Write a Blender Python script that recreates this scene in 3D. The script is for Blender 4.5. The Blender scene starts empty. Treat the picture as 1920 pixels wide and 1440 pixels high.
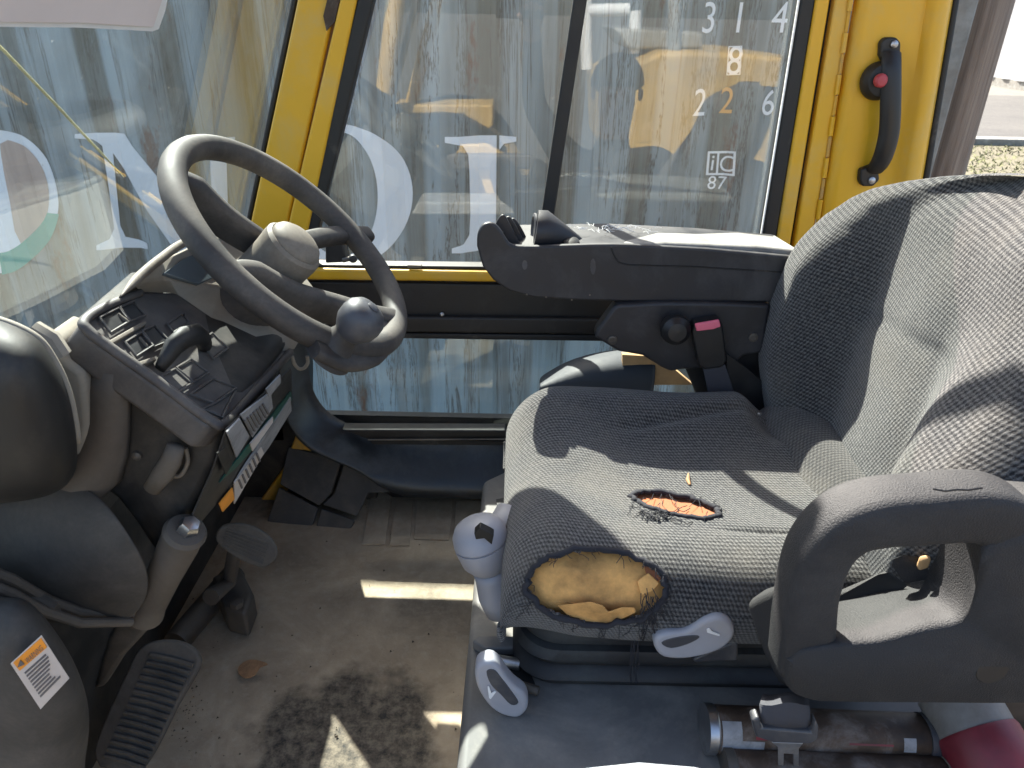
import bpy, bmesh, math, random
import numpy as np
from mathutils import Vector, Matrix
random.seed(7)
rng = np.random.default_rng(7)
S = bpy.context.scene
COL = S.collection
# ------------------------------------------------------------------ camera
F = 1380.0                       # focal length in photograph pixels (1920 wide)
CAM = Vector((0, 0, 1.0))
TH, RO = math.radians(27.2), math.radians(1.2)
_r0 = Vector((1, 0, 0)); _f = Vector((0, math.cos(TH), -math.sin(TH))); _u0 = Vector((0, math.sin(TH), math.cos(TH)))
_r = _r0 * math.cos(RO) + _u0 * math.sin(RO); _u = -_r0 * math.sin(RO) + _u0 * math.cos(RO)
cd = bpy.data.cameras.new('camera'); cam = bpy.data.objects.new('camera', cd); COL.objects.link(cam)
cd.sensor_width = 36; cd.lens = F / 1920 * 36; cd.clip_start = 0.02; cd.clip_end = 2000
cam.matrix_world = Matrix(((_r.x, _u.x, -_f.x, 0), (_r.y, _u.y, -_f.y, 0), (_r.z, _u.z, -_f.z, 1.0), (0, 0, 0, 1)))
cd.dof.use_dof = True; cd.dof.focus_distance = 1.0; cd.dof.aperture_fstop = 15.0
S.camera = cam
# ------------------------------------------------------------------ world, sun, exposure
SUN = Vector((-0.122, 0.28, 0.298)).normalized()          # towards the sun
elev = math.asin(SUN.z); az = math.atan2(SUN.x, SUN.y)
w = bpy.data.worlds.new('World'); S.world = w; w.use_nodes = True
nt = w.node_tree; bg = nt.nodes['Background']
sky = nt.nodes.new('ShaderNodeTexSky'); sky.sky_type = 'NISHITA'; sky.sun_disc = False
sky.sun_elevation = elev; sky.sun_rotation = az; sky.air_density = 1.0; sky.dust_density = 3.0; sky.ozone_density = 0.6
nt.links.new(sky.outputs[0], bg.inputs[0]); bg.inputs[1].default_value = 0.098
sd = bpy.data.lights.new('sun', 'SUN'); sd.energy = 5.0; sd.angle = math.radians(0.53); sd.color = (1, 0.95, 0.86)
so = bpy.data.objects.new('sun', sd); COL.objects.link(so)
so.rotation_euler = SUN.to_track_quat('Z', 'Y').to_euler()
S.view_settings.view_transform = 'Standard'; S.view_settings.look = 'None'; S.view_settings.gamma = 1
S.view_settings.use_curve_mapping = False
S.view_settings.exposure = 2.2
S.cycles.use_denoising = True; S.cycles.max_bounces = 10; S.cycles.transparent_max_bounces = 16
S.cycles.caustics_reflective = False; S.cycles.caustics_refractive = False
# ------------------------------------------------------------------ helpers
def ray(px, py):
    a = (px - 960) / F; b = (720 - py) / F
    return _f + _r * a + _u * b
def at(px, py, x=None, y=None, z=None, pl=None):
    d = ray(px, py)
    if pl: return CAM + d * ((pl[0] - CAM).dot(pl[1]) / d.dot(pl[1]))
    if y is not None: return CAM + d * ((y - CAM.y) / d.y)
    if x is not None: return CAM + d * ((x - CAM.x) / d.x)
    return CAM + d * ((z - CAM.z) / d.z)
def proj(p):
    d = p - CAM; k = d.dot(_f)
    return 960 + F * d.dot(_r) / k, 720 - F * d.dot(_u) / k
def plane3(a, b, c):
    n = (b - a).cross(c - a).normalized()
    if n.dot(CAM - a) < 0: n = -n
    return (a, n)
def ats(pts, **k): return [at(p[0], p[1], **k) for p in pts]
ORG = {}
def thing(name, label, cat, loc=(0, 0, 0), group=None, kind=None):
    o = bpy.data.objects.new(name, None); COL.objects.link(o); o.location = loc; o.empty_display_size = .05
    o['label'] = label; o['category'] = cat
    if group: o['group'] = group
    if kind: o['kind'] = kind
    ORG[o] = Vector(loc); return o
def tag(o, label, cat, group=None, kind=None):
    o['label'] = label; o['category'] = cat
    if group: o['group'] = group
    if kind: o['kind'] = kind
    return o
class MB:
    def __init__(s): s.v = []; s.f = []; s.uv = {}
    def add(s, vs, fs):
        b = len(s.v); s.v += [Vector(p) for p in vs]; s.f += [tuple(i + b for i in f) for f in fs]; return s
    def box(s, c, d, rot=None):
        c = Vector(c); h = [x / 2 for x in d]; vs = []
        for i in (-1, 1):
            for j in (-1, 1):
                for k in (-1, 1):
                    p = Vector((i * h[0], j * h[1], k * h[2])); vs.append(c + (rot @ p if rot else p))
        return s.add(vs, [(0, 1, 3, 2), (4, 6, 7, 5), (0, 4, 5, 1), (2, 3, 7, 6), (0, 2, 6, 4), (1, 5, 7, 3)])
    def prism(s, poly, off):
        off = Vector(off); n = len(poly); vs = [Vector(p) for p in poly] + [Vector(p) + off for p in poly]
        fs = [tuple(range(n)), tuple(range(2 * n - 1, n - 1, -1))] + [(i, i + n, (i + 1) % n + n, (i + 1) % n) for i in range(n)]
        return s.add(vs, fs)
    def grid(s, rows, closed=False, caps=False, uv=True):
        m = len(rows); n = len(rows[0]); vs = [p for r in rows for p in r]; fs = []
        for i in range(m - 1):
            for j in range(n if closed else n - 1):
                k = (j + 1) % n
                fs.append((i * n + j, i * n + k, (i + 1) * n + k, (i + 1) * n + j))
        if caps: fs += [tuple(range(n - 1, -1, -1)), tuple((m - 1) * n + j for j in range(n))]
        return s.add(vs, fs)
    def tube(s, pts, r, n=12, closed=False, caps=True, flat=1.0, up=None):
        pts = [Vector(p) for p in pts]; m = len(pts)
        rr = r if hasattr(r, '__len__') else [r] * m
        rows = []; prev = None
        for i, p in enumerate(pts):
            if closed: t = (pts[(i + 1) % m] - pts[i - 1])
            else: t = pts[min(i + 1, m - 1)] - pts[max(i - 1, 0)]
            t.normalize()
            if up is not None: a = (Vector(up) - t * Vector(up).dot(t)).normalized()
            else:
                q = prev if prev is not None else (Vector((0, 0, 1)) if abs(t.z) < .9 else Vector((1, 0, 0)))
                a = (q - t * q.dot(t)).normalized()
            prev = a; b = t.cross(a)
            rows.append([p + a * (rr[i] * math.cos(2 * math.pi * k / n)) + b * (rr[i] * flat * math.sin(2 * math.pi * k / n)) for k in range(n)])
        if closed: rows.append(rows[0])
        return s.grid(rows, closed=True, caps=caps and not closed)
    def lathe(s, prof, o, ax, n=24):
        o = Vector(o); ax = Vector(ax).normalized()
        a = ax.orthogonal().normalized(); b = ax.cross(a)
        rows = [[o + ax * h + (a * math.cos(2 * math.pi * k / n) + b * math.sin(2 * math.pi * k / n)) * r for k in range(n)] for r, h in prof]
        return s.grid(rows, closed=True, caps=True)
    def build(s, name, mat, parent=None, bevel=0, seg=2, sub=0, ang=35, uvs=None, smooth=True, solid=0):
        o0 = Vector((0, 0, 0)); p = parent
        while p is not None:
            if p in ORG: o0 = ORG[p]; break
            p = p.parent
        me = bpy.data.meshes.new(name)
        me.from_pydata([tuple(v - o0) for v in s.v], [], s.f)
        if uvs is not None:
            l = me.uv_layers.new(name='UVMap'); 
            vi = np.zeros(len(me.loops), int); me.loops.foreach_get('vertex_index', vi)
            l.data.foreach_set('uv', np.asarray(uvs, float)[vi].ravel())
        bm = bmesh.new(); bm.from_mesh(me); bmesh.ops.recalc_face_normals(bm, faces=bm.faces); bm.to_mesh(me); bm.free()
        me.materials.append(mat)
        o = bpy.data.objects.new(name, me); COL.objects.link(o)
        if parent is not None: o.parent = parent
        if smooth:
            me.shade_smooth()
            if not bevel and not sub and ang < 180: me.set_sharp_from_angle(angle=math.radians(ang))
        if solid:
            m = o.modifiers.new('solid', 'SOLIDIFY'); m.thickness = solid; m.offset = -1
        if bevel:
            m = o.modifiers.new('bevel', 'BEVEL'); m.width = bevel; m.segments = seg; m.limit_method = 'ANGLE'; m.angle_limit = math.radians(32)
            m2 = o.modifiers.new('wn', 'WEIGHTED_NORMAL'); m2.keep_sharp = True
        if sub:
            m = o.modifiers.new('sub', 'SUBSURF'); m.levels = sub; m.render_levels = sub
        return o
def crom(pts, n, closed=False):
    """Catmull-Rom through points (tuples or Vectors), n samples per span"""
    P = [np.array(p, float) for p in pts]; m = len(P); out = []
    for i in range(m if closed else m - 1):
        if closed: a, b, c, d = P[i - 1], P[i], P[(i + 1) % m], P[(i + 2) % m]
        else: a, b, c, d = P[max(i - 1, 0)], P[i], P[i + 1], P[min(i + 2, m - 1)]
        for k in range(n):
            t = k / n
            out.append(.5 * ((2 * b) + (c - a) * t + (2 * a - 5 * b + 4 * c - d) * t * t + (3 * b - a - 3 * c + d) * t ** 3))
    if not closed: out.append(P[-1])
    return out
def V(p): return Vector((float(p[0]), float(p[1]), float(p[2])))
def sstep(a, b, x):
    t = min(1, max(0, (x - a) / (b - a))); return t * t * (3 - 2 * t)
# ------------------------------------------------------------------ materials
class NT:
    def __init__(s, name):
        s.m = bpy.data.materials.new(name); s.m.use_nodes = True; s.t = s.m.node_tree
        s.b = s.t.nodes['Principled BSDF']; s.out = s.t.nodes['Material Output']
    def n(s, typ, **kw):
        x = s.t.nodes.new('ShaderNode' + typ)
        for k, v in kw.items():
            if hasattr(x, k): setattr(x, k, v)
        return x
    def l(s, a, b): s.t.links.new(a, b)
    def coord(s, kind='Object', scale=(1, 1, 1)):
        t = s.n('TexCoord'); mp = s.n('Mapping'); mp.inputs['Scale'].default_value = scale
        s.l(t.outputs[kind], mp.inputs[0]); return mp.outputs[0]
    def noise(s, co, scale, detail=5, rough=.6, dist=0):
        x = s.n('TexNoise'); x.inputs['Scale'].default_value = scale; x.inputs['Detail'].default_value = detail
        x.inputs['Roughness'].default_value = rough; x.inputs['Distortion'].default_value = dist; s.l(co, x.inputs['Vector']); return x.outputs[0]
    def ramp(s, fac, a, b, ca=(0, 0, 0, 1), cb=(1, 1, 1, 1)):
        r = s.n('ValToRGB'); e = r.color_ramp.elements
        e[0].position = a; e[1].position = b; e[0].color = ca; e[1].color = cb; s.l(fac, r.inputs[0]); return r.outputs[0]
    def mix(s, fac, a, b, mode='MIX'):
        x = s.n('Mix'); x.data_type = 'RGBA'; x.blend_type = mode
        for i, v in ((0, fac), (6, a), (7, b)):
            if isinstance(v, (int, float)): x.inputs[i].default_value = v
            elif isinstance(v, tuple): x.inputs[i].default_value = (*v[:3], 1)
            else: s.l(v, x.inputs[i])
        return x.outputs[2]
    def math(s, op, a, b=None):
        x = s.n('Math'); x.operation = op
        for i, v in ((0, a), (1, b)):
            if v is None: continue
            if isinstance(v, (int, float)): x.inputs[i].default_value = v
            else: s.l(v, x.inputs[i])
        return x.outputs[0]
    def bump(s, h, strength=.3, dist=.002):
        x = s.n('Bump'); x.inputs['Strength'].default_value = strength; x.inputs['Distance'].default_value = dist
        s.l(h, x.inputs['Height']); s.l(x.outputs[0], s.b.inputs['Normal'])
    def set(s, **k):
        for q, v in k.items():
            i = s.b.inputs[q.replace('_', ' ')]
            if isinstance(v, (int, float)): i.default_value = v
            elif isinstance(v, tuple): i.default_value = (*v[:3], 1)
            else: s.l(v, i)
        return s
def plain(name, col, rough=.5, metal=0, var=.25, vs=14, dust=None, damt=.5, dscale=9, grain=0, gscale=900, scratch=0, spec=.5):
    """worn paint, plastic or metal: tone variation, patches of dust, fine grain relief"""
    t = NT(name); co = t.coord(); n1 = t.noise(co, vs, 6, .65)
    c = t.mix(t.ramp(n1, .3, .7), tuple(x * (1 - var) for x in col), tuple(min(1, x * (1 + var)) for x in col))
    rg = t.ramp(n1, .25, .75, (rough - .1,) * 3 + (1,), (min(1, rough + .12),) * 3 + (1,))
    if dust:
        n2 = t.noise(co, dscale, 8, .7, .4); n3 = t.noise(co, 260, 3, .6)
        m = t.math('MULTIPLY', t.ramp(n2, .62 - damt * .45, .86 - damt * .3), t.math('ADD', t.math('MULTIPLY', n3, .8), .35))
        m = t.math('MINIMUM', m, .92)
        c = t.mix(m, c, dust); rg = t.mix(m, rg, (.85, .85, .85))
    if scratch:
        mp = t.coord('Object', (9, 70, 9)); n4 = t.noise(mp, 5, 4, .7); mm = t.ramp(n4, .70, .76)
        c = t.mix(t.math('MULTIPLY', mm, scratch), c, (.4, .4, .38))
    t.set(Base_Color=c, Roughness=rg, Metallic=metal); t.b.inputs['Specular IOR Level'].default_value = spec
    if grain: t.bump(t.noise(co, gscale, 2, .5), grain, .001)
    else: t.bump(t.noise(co, 60, 6, .7), .08, .002)
    return t.m
DUST = (.23, .20, .165)
M = {}
M['yellow'] = plain('yellow_paint', (.72, .40, .02), .38, var=.05, vs=5, dust=(.55, .42, .18), damt=.28, dscale=4)
M['yellow2'] = plain('yellow_paint_worn', (.66, .36, .03), .5, var=.12, vs=9, dust=DUST, damt=.4)
M['seal'] = plain('black_rubber', (.010, .010, .011), .55, var=.3, dust=DUST, damt=.08)
M['black'] = plain('black_plastic', (.012, .012, .0135), .48, var=.3, dust=(.07, .065, .06), damt=.26)
M['blackbrown'] = plain('black_trim', (.015, .013, .0125), .5, var=.3, dust=(.09, .08, .07), damt=.2)
M['mould'] = plain('dark_moulding', (.019, .022, .026), .38, var=.25, dust=(.09, .10, .11), damt=.35, grain=.10, gscale=500)
M['armrest'] = plain('charcoal_armrest_plastic', (.020, .0195, .023), .5, var=.2, dust=(.085, .08, .08), damt=.30, grain=.1, gscale=700)
M['dustytop'] = plain('dust_whitened_vinyl', (.15, .145, .14), .8, var=.2, vs=8, dust=(.34, .33, .31), damt=.55, dscale=14)  # pale tone paints the sunlit armrest top, over real dust
M['handle'] = plain('pebbled_charcoal_plastic', (.019, .0185, .020), .7, var=.14, vs=9, dust=(.056, .053, .052), damt=.28, grain=.9, gscale=620)
M['wheel'] = plain('dusty_steering_plastic', (.036, .031, .029), .66, var=.25, vs=8, dust=(.17, .145, .12), damt=.46, dscale=7)
M['hub'] = plain('dusty_hub_plastic', (.10, .083, .066), .6, var=.2, vs=9, dust=(.27, .23, .18), damt=.56)
M['knob'] = plain('grey_knob_plastic', (.055, .055, .062), .42, var=.2, dust=(.18, .165, .15), damt=.4)
M['console'] = plain('dusty_console_plastic', (.058, .052, .050), .6, var=.25, vs=9, dust=(.19, .165, .14), damt=.45, grain=.12, gscale=700)
M['dusty'] = plain('dust_coated_plastic', (.21, .185, .15), .75, var=.15, vs=9, dust=(.34, .30, .245), damt=.6)
M['column'] = plain('dark_column_plastic', (.017, .0155, .014), .6, var=.3, dust=(.11, .092, .075), damt=.38)
M['cowl'] = plain('dusty_cowl', (.040, .036, .032), .75, var=.25, vs=12, dust=(.115, .10, .085), damt=.45, grain=.3, gscale=200)
M['gloss'] = plain('glossy_black', (.007, .0065, .0065), .55, var=.3, dust=(.085, .07, .055), damt=.22)
M['metal'] = plain('bare_metal', (.45, .45, .46), .35, 1, var=.2, dust=(.12, .10, .08), damt=.3)
M['dkmetal'] = plain('grimy_steel', (.09, .08, .07), .5, .4, var=.4, dust=(.14, .12, .10), damt=.5)
M['post'] = plain('dusty_steel_post', (.085, .07, .058), .7, .1, var=.3, dust=(.15, .13, .105), damt=.5)
M['lever'] = plain('pale_grey_lever_plastic', (.33, .33, .36), .45, var=.08, dust=(.40, .38, .36), damt=.3)
M['white'] = plain('white_print', (.75, .75, .75), .6, var=.05)
M['hood'] = plain('grey_hood_plate', (.125, .12, .115), .65, 0, var=.3, vs=7, dust=(.30, .275, .235), damt=.34, dscale=7)
M['bellows'] = plain('black_rubber_bellows', (.016, .016, .0175), .6, var=.2, dust=(.065, .072, .07), damt=.36)
M['rust'] = plain('rusty_tin', (.055, .034, .022), .6, .2, var=.6, vs=22, dust=(.26, .23, .21), damt=.26, dscale=22)
M['pipe'] = plain('grey_white_pipe', (.20, .19, .18), .6, var=.3, dust=(.10, .08, .055), damt=.45)
M['red'] = plain('dull_red_plastic', (.17, .018, .028), .5, var=.35, dust=(.10, .05, .05), damt=.3)
M['pink'] = plain('pink_red_button', (.78, .16, .24), .4, var=.1)
M['belt'] = plain('grey_webbing', (.05, .05, .06), .8, var=.1, grain=.4, gscale=1200)
M['tan'] = plain('tan_board', (.46, .29, .14), .8, var=.2, vs=25)
def paper():
    t = NT('backlit_paper'); tl = t.n('BsdfTranslucent'); tl.inputs[0].default_value = (.85, .78, .76, 1); m = t.n('MixShader'); m.inputs[0].default_value = .5
    n = t.noise(t.coord('Object', (1, 1, .2)), 14, 5, .6); t.set(Base_Color=t.mix(t.ramp(n, .3, .7), (.72, .66, .65), (.84, .79, .78)), Roughness=.8)
    t.l(t.b.outputs[0], m.inputs[1]); t.l(tl.outputs[0], m.inputs[2]); t.l(m.outputs[0], t.out.inputs[0]); return t.m
M['paper'] = paper()
M['foam'] = plain('yellow_foam', (.58, .31, .10), .9, var=.5, vs=22, grain=.4, gscale=600)
M['foam2'] = plain('orange_foam', (.30, .105, .045), .9, var=.15, vs=20, grain=.3, gscale=900)
M['fray'] = plain('frayed_thread', (.022, .022, .028), .95, var=.3)
M['leaf'] = plain('dry_leaf', (.36, .20, .10), .8, var=.4, vs=60)
M['paper'] = plain('pinkish_paper', (.70, .63, .62), .8, var=.06, vs=6)
M['label'] = plain('worn_label', (.25, .25, .26), .6, var=.3, vs=30, dust=(.1, .1, .1), damt=.3, dscale=40)
M['label2'] = plain('dull_sticker', (.55, .50, .47), .6, var=.12, vs=20)
M['print'] = plain('faded_dark_print', (.13, .12, .12), .7)
M['green'] = plain('dark_green_print', (.012, .075, .055), .5, var=.3)
M['orange'] = plain('orange_print', (.80, .30, .03), .6, var=.2)
M['pedal'] = plain('worn_dusty_pedal_rubber', (.075, .069, .062), .8, var=.3, vs=20, dust=(.19, .17, .145), damt=.5)
M['dred'] = plain('dark_red_button', (.42, .05, .06), .45, var=.15)
M['covr'] = plain('matt_blue_grey_cover', (.028, .034, .042), .7, var=.2)
M['mat'] = None
# fabric ------------------------------------------------------------
def fabric(name, dark, light, dirt=.0):
    t = NT(name); tc = t.n('TexCoord'); sp = t.n('SeparateXYZ')
    nz = t.n('TexNoise'); nz.inputs['Scale'].default_value = 90; nz.inputs['Detail'].default_value = 2
    t.l(tc.outputs['UV'], nz.inputs['Vector'])
    mx = t.n('Mix'); mx.data_type = 'VECTOR'; mx.inputs[0].default_value = .0012
    t.l(tc.outputs['UV'], mx.inputs[4]); t.l(nz.outputs['Color'], mx.inputs[5]); t.l(mx.outputs[1], sp.inputs[0])
    u, v = sp.outputs[0], sp.outputs[1]
    rib = t.math('SINE', t.math('MULTIPLY', v, 2 * math.pi / .0058))
    dsh = t.math('SINE', t.math('ADD', t.math('MULTIPLY', u, 2 * math.pi / .0049), t.math('MULTIPLY', v, math.pi / .0058)))
    h = t.math('ADD', t.math('MULTIPLY', t.math('ADD', rib, 1), .19), t.math('MULTIPLY', t.math('ADD', dsh, 1), .21))
    co = t.coord(); fz = t.noise(co, 700, 3, .7); big = t.noise(co, 7, 5, .6)
    h2 = t.math('ADD', h, t.math('MULTIPLY', t.math('SUBTRACT', fz, .5), 1.3)); h2 = t.math('ADD', h2, t.math('MULTIPLY', t.math('SUBTRACT', t.noise(co, 230, 3, .65), .5), .9))
    c = t.mix(t.ramp(h2, .16, .86), dark, light)
    c = t.mix(t.math('MULTIPLY', t.ramp(big, .45, .75), .45 + dirt), c, (.17, .15, .125))
    t.set(Base_Color=c, Roughness=.95); t.b.inputs['Specular IOR Level'].default_value = .15
    t.b.inputs['Sheen Weight'].default_value = .25; t.b.inputs['Sheen Roughness'].default_value = .5
    t.bump(h2, .8, .0020); return t.m
M['fabric'] = fabric('knit_seat_fabric', (.011, .011, .014), (.165, .160, .153))
M['fabric2'] = fabric('worn_lower_fabric', (.03, .029, .029), (.10, .094, .088), .3)
# glass --------------------------------------------------------------
def glass(name, dirt, tint=(.93, .96, .95)):
    t = NT(name); t.t.nodes.remove(t.b)
    co = t.coord(); tr = t.n('BsdfTransparent'); tr.inputs[0].default_value = (*tint, 1)
    gl = t.n('BsdfGlossy'); gl.inputs['Roughness'].default_value = .0; gl.inputs[0].default_value = (1, 1, 1, 1)
    lw = t.n('LayerWeight'); lw.inputs[0].default_value = .5          # facing = 1 - |cos|, the same from both sides of a pane
    fr = t.math('ADD', t.math('MULTIPLY', t.math('POWER', lw.outputs['Facing'], 5.0), .95), .043)
    m1 = t.n('MixShader'); t.l(fr, m1.inputs[0]); t.l(tr.outputs[0], m1.inputs[1]); t.l(gl.outputs[0], m1.inputs[2])
    df = t.n('BsdfDiffuse'); df.inputs[0].default_value = (.55, .53, .48, 1); tl = t.n('BsdfTranslucent'); tl.inputs[0].default_value = (.62, .60, .54, 1)
    m2 = t.n('MixShader'); m2.inputs[0].default_value = .55; t.l(df.outputs[0], m2.inputs[1]); t.l(tl.outputs[0], m2.inputs[2])
    big = t.noise(co, 3.2, 6, .65, .6); fine = t.noise(t.coord('Object', (1, 1, .25)), 46, 6, .75); sp = t.noise(co, 190, 2, .5)
    a = t.math('MULTIPLY', t.ramp(big, .35, .8), t.ramp(fine, .3, .8))
    a = t.math('ADD', t.math('MULTIPLY', a, dirt), t.math('ADD', dirt * .22, t.math('MULTIPLY', t.ramp(sp, .73, .78), .16)))
    m3 = t.n('MixShader'); t.l(a, m3.inputs[0]); t.l(m1.outputs[0], m3.inputs[1]); t.l(m2.outputs[0], m3.inputs[2])
    t.l(m3.outputs[0], t.out.inputs[0]); return t.m
M['glass'] = glass('dusty_window_glass', .022)
M['glass_f'] = glass('dusty_windscreen_glass', .024, (.90, .95, .95))
M['glass_l'] = glass('lower_window_glass', .02, (.90, .96, .96))
# container paint -----------------------------------------------------
def cont_paint():
    t = NT('weathered_container_paint'); co = t.coord()
    tc = t.n('TexCoord'); sp = t.n('SeparateXYZ'); t.l(tc.outputs['Object'], sp.inputs[0])
    st = t.noise(t.coord('Object', (1, 1, .05)), 6.5, 5, .6, .2); st2 = t.noise(t.coord('Object', (1, 1, .04)), 15, 6, .7, .3); st3 = t.noise(t.coord('Object', (1, 1, .03)), 42, 5, .7)
    big = t.noise(co, 1.6, 4, .55); mid = t.noise(co, 9, 7, .7)
    c = t.mix(t.ramp(st, .38, .62), (.19, .20, .195), (.385, .44, .465))
    c = t.mix(t.math('MULTIPLY', t.ramp(big, .42, .68), .5), c, (.24, .265, .265))
    # grime plus painted-in shading that darkens the recessed faces of the corrugation
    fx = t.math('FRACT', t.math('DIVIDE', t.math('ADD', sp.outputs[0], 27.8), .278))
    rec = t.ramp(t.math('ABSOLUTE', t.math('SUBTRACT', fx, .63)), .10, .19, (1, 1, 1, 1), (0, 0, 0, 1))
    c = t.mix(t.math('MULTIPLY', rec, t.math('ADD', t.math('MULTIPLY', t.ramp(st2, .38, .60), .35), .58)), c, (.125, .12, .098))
    c = t.mix(t.math('MULTIPLY', t.ramp(st2, .55, .68), .75), c, (.11, .10, .08))
    c = t.mix(t.math('MULTIPLY', t.ramp(st3, .58, .70), .28), c, (.10, .092, .072))
    c = t.mix(t.math('MULTIPLY', t.ramp(mid, .55, .75), .35), c, (.36, .38, .37))
    low = t.n('MapRange'); low.inputs[1].default_value = .80; low.inputs[2].default_value = .55; t.l(sp.outputs[2], low.inputs[0])
    s4 = t.noise(t.coord('Object', (1, 1, .06)), 9, 5, .6)
    c = t.mix(t.math('MULTIPLY', low.outputs[0], t.math('MULTIPLY', t.ramp(s4, .42, .55), .55)), c, (.36, .47, .53))
    cr = t.noise(t.coord('Object', (1, 1, .05)), 7, 7, .75, .6)
    c = t.mix(t.ramp(t.math('ABSOLUTE', t.math('SUBTRACT', cr, .5)), .0, .016, (.9, .9, .9, 1), (0, 0, 0, 1)), c, (.085, .07, .055))
    ru = t.noise(t.coord('Object', (1, 1, .3)), 4.2, 8, .75)
    c = t.mix(t.math('MULTIPLY', t.ramp(ru, .60, .66), .85), c, (.16, .07, .035))
    t.set(Base_Color=c, Roughness=.62); t.bump(t.noise(co, 40, 6, .7), .15, .004); return t.m
M['cont'] = cont_paint()
def letter_paint(name, col, wear=.5):
    t = NT(name); co = t.coord(); n = t.noise(co, 20, 7, .75); st = t.noise(t.coord('Object', (1, 1, .06)), 30, 5, .7)
    c = t.mix(t.math('MULTIPLY', t.ramp(st, .5, .8), wear), col, tuple(x * .62 for x in col))
    c = t.mix(t.math('MULTIPLY', t.ramp(n, .66, .72), .5), c, (.27, .29, .29))
    t.set(Base_Color=c, Roughness=.6); return t.m
M['lw'] = letter_paint('white_letter_paint', (.86, .87, .90), .25); M['lp'] = letter_paint('pinkish_brown_emblem_paint', (.58, .44, .37), .6)
M['lg'] = letter_paint('green_emblem_paint', (.04, .36, .29), .3); M['lo'] = letter_paint('orange_letter_paint', (.80, .42, .12), .3)
# floor mat
def floor_mat():
    t = NT('dirty_rubber_floor'); co = t.coord(); n = t.noise(co, 8, 8, .7, .5); n2 = t.noise(co, 60, 6, .75); n3 = t.noise(co, 300, 3, .6)
    c = t.mix(t.ramp(n, .3, .72), (.26, .20, .138), (.50, .40, .28))
    c = t.mix(t.math('MULTIPLY', t.ramp(n2, .5, .75), .6), c, (.45, .39, .30))
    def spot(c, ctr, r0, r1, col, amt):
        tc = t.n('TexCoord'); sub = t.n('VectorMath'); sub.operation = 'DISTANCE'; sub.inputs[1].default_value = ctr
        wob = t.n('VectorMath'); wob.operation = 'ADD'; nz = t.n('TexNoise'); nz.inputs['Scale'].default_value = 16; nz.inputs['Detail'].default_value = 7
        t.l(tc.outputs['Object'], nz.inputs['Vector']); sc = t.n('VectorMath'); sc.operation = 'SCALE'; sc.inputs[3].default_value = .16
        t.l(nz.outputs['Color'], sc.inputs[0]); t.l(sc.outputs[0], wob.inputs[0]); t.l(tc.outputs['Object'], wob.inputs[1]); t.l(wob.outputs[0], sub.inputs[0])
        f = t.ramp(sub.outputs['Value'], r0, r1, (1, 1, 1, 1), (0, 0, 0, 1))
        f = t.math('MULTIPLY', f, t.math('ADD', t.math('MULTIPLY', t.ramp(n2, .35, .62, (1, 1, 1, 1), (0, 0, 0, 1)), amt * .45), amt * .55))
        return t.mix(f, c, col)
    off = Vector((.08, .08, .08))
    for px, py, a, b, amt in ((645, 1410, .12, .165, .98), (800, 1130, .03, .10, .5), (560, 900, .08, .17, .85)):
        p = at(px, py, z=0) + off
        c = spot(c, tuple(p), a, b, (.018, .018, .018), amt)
    sp = t.ramp(n3, .72, .76); c = t.mix(t.math('MULTIPLY', sp, .5), c, (.06, .045, .035))
    t.set(Base_Color=c, Roughness=.85); t.bump(n2, .5, .004); return t.m
M['floor'] = floor_mat()
def ground_mat(name, a, b, s=3):
    t = NT(name); co = t.coord(); n = t.noise(co, s, 8, .7); n2 = t.noise(co, s * 14, 5, .7)
    c = t.mix(t.ramp(n, .3, .7), a, b); c = t.mix(t.math('MULTIPLY', t.ramp(n2, .5, .75), .6), c, tuple(x * 1.5 for x in b))
    t.set(Base_Color=c, Roughness=.9); t.bump(n2, .5, .02); return t.m
M['gravel'] = ground_mat('packed_gravel', (.085, .078, .068), (.14, .128, .11))
M['road'] = ground_mat('worn_asphalt', (.045, .042, .039), (.075, .069, .061), .8)
M['verge'] = ground_mat('dry_verge', (.075, .066, .040), (.125, .108, .066), 2)
def wood():
    t = NT('weathered_pole_wood'); st = t.noise(t.coord('Object', (1, 1, .03)), 34, 7, .75, .3); b = t.noise(t.coord('Object', (1, 1, .1)), 8, 5, .6)
    c = t.mix(t.ramp(st, .3, .7), (.12, .082, .06), (.38, .30, .235)); c = t.mix(t.math('MULTIPLY', t.ramp(b, .45, .7), .6), c, (.27, .25, .23))
    t.set(Base_Color=c, Roughness=.9); t.bump(st, .6, .01); return t.m
M['wood'] = wood()
M['palestrip'] = plain('pale_yellow_strip', (.55, .47, .22), .5)
M['postgrey'] = plain('faded_grey_paint', (.22, .22, .20), .7, var=.4, vs=12, dust=(.17, .14, .11), damt=.55)
M['galv'] = plain('galvanised_steel', (.30, .295, .27), .6, .0, var=.3, vs=9)
M['wsheet'] = plain('white_sheet_metal', (.85, .85, .84), .6, var=.08, vs=3)
M['screen'] = plain('display_lens', (.10, .12, .13), .06, var=.05, spec=1.0)

# ================================================================== SETTING
YD = 1.33                                  # inner plane of the far side door
g = MB().add([(-200, -200, -1), (200, -200, -1), (200, 400, -1), (-200, 400, -1)], [(0, 1, 2, 3)]).build('ground', M['gravel']); g['kind'] = 'structure'
r_ = MB().add([(-60, 13.6, -.992), (90, 13.6, -.992), (90, 22.3, -.992), (-60, 22.3, -.992)], [(0, 1, 2, 3)]).build('road', M['road']); r_['kind'] = 'structure'
k_ = MB().box((15, 13.45, -.95), (150, .3, .12)).build('kerb', M['postgrey'], bevel=.02); k_['kind'] = 'structure'
v_ = MB().add([(-60, 9.2, -.994), (90, 9.2, -.994), (90, 13.3, -.994), (-60, 13.3, -.994)], [(0, 1, 2, 3)]).build('verge', M['verge']); v_['kind'] = 'structure'
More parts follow.
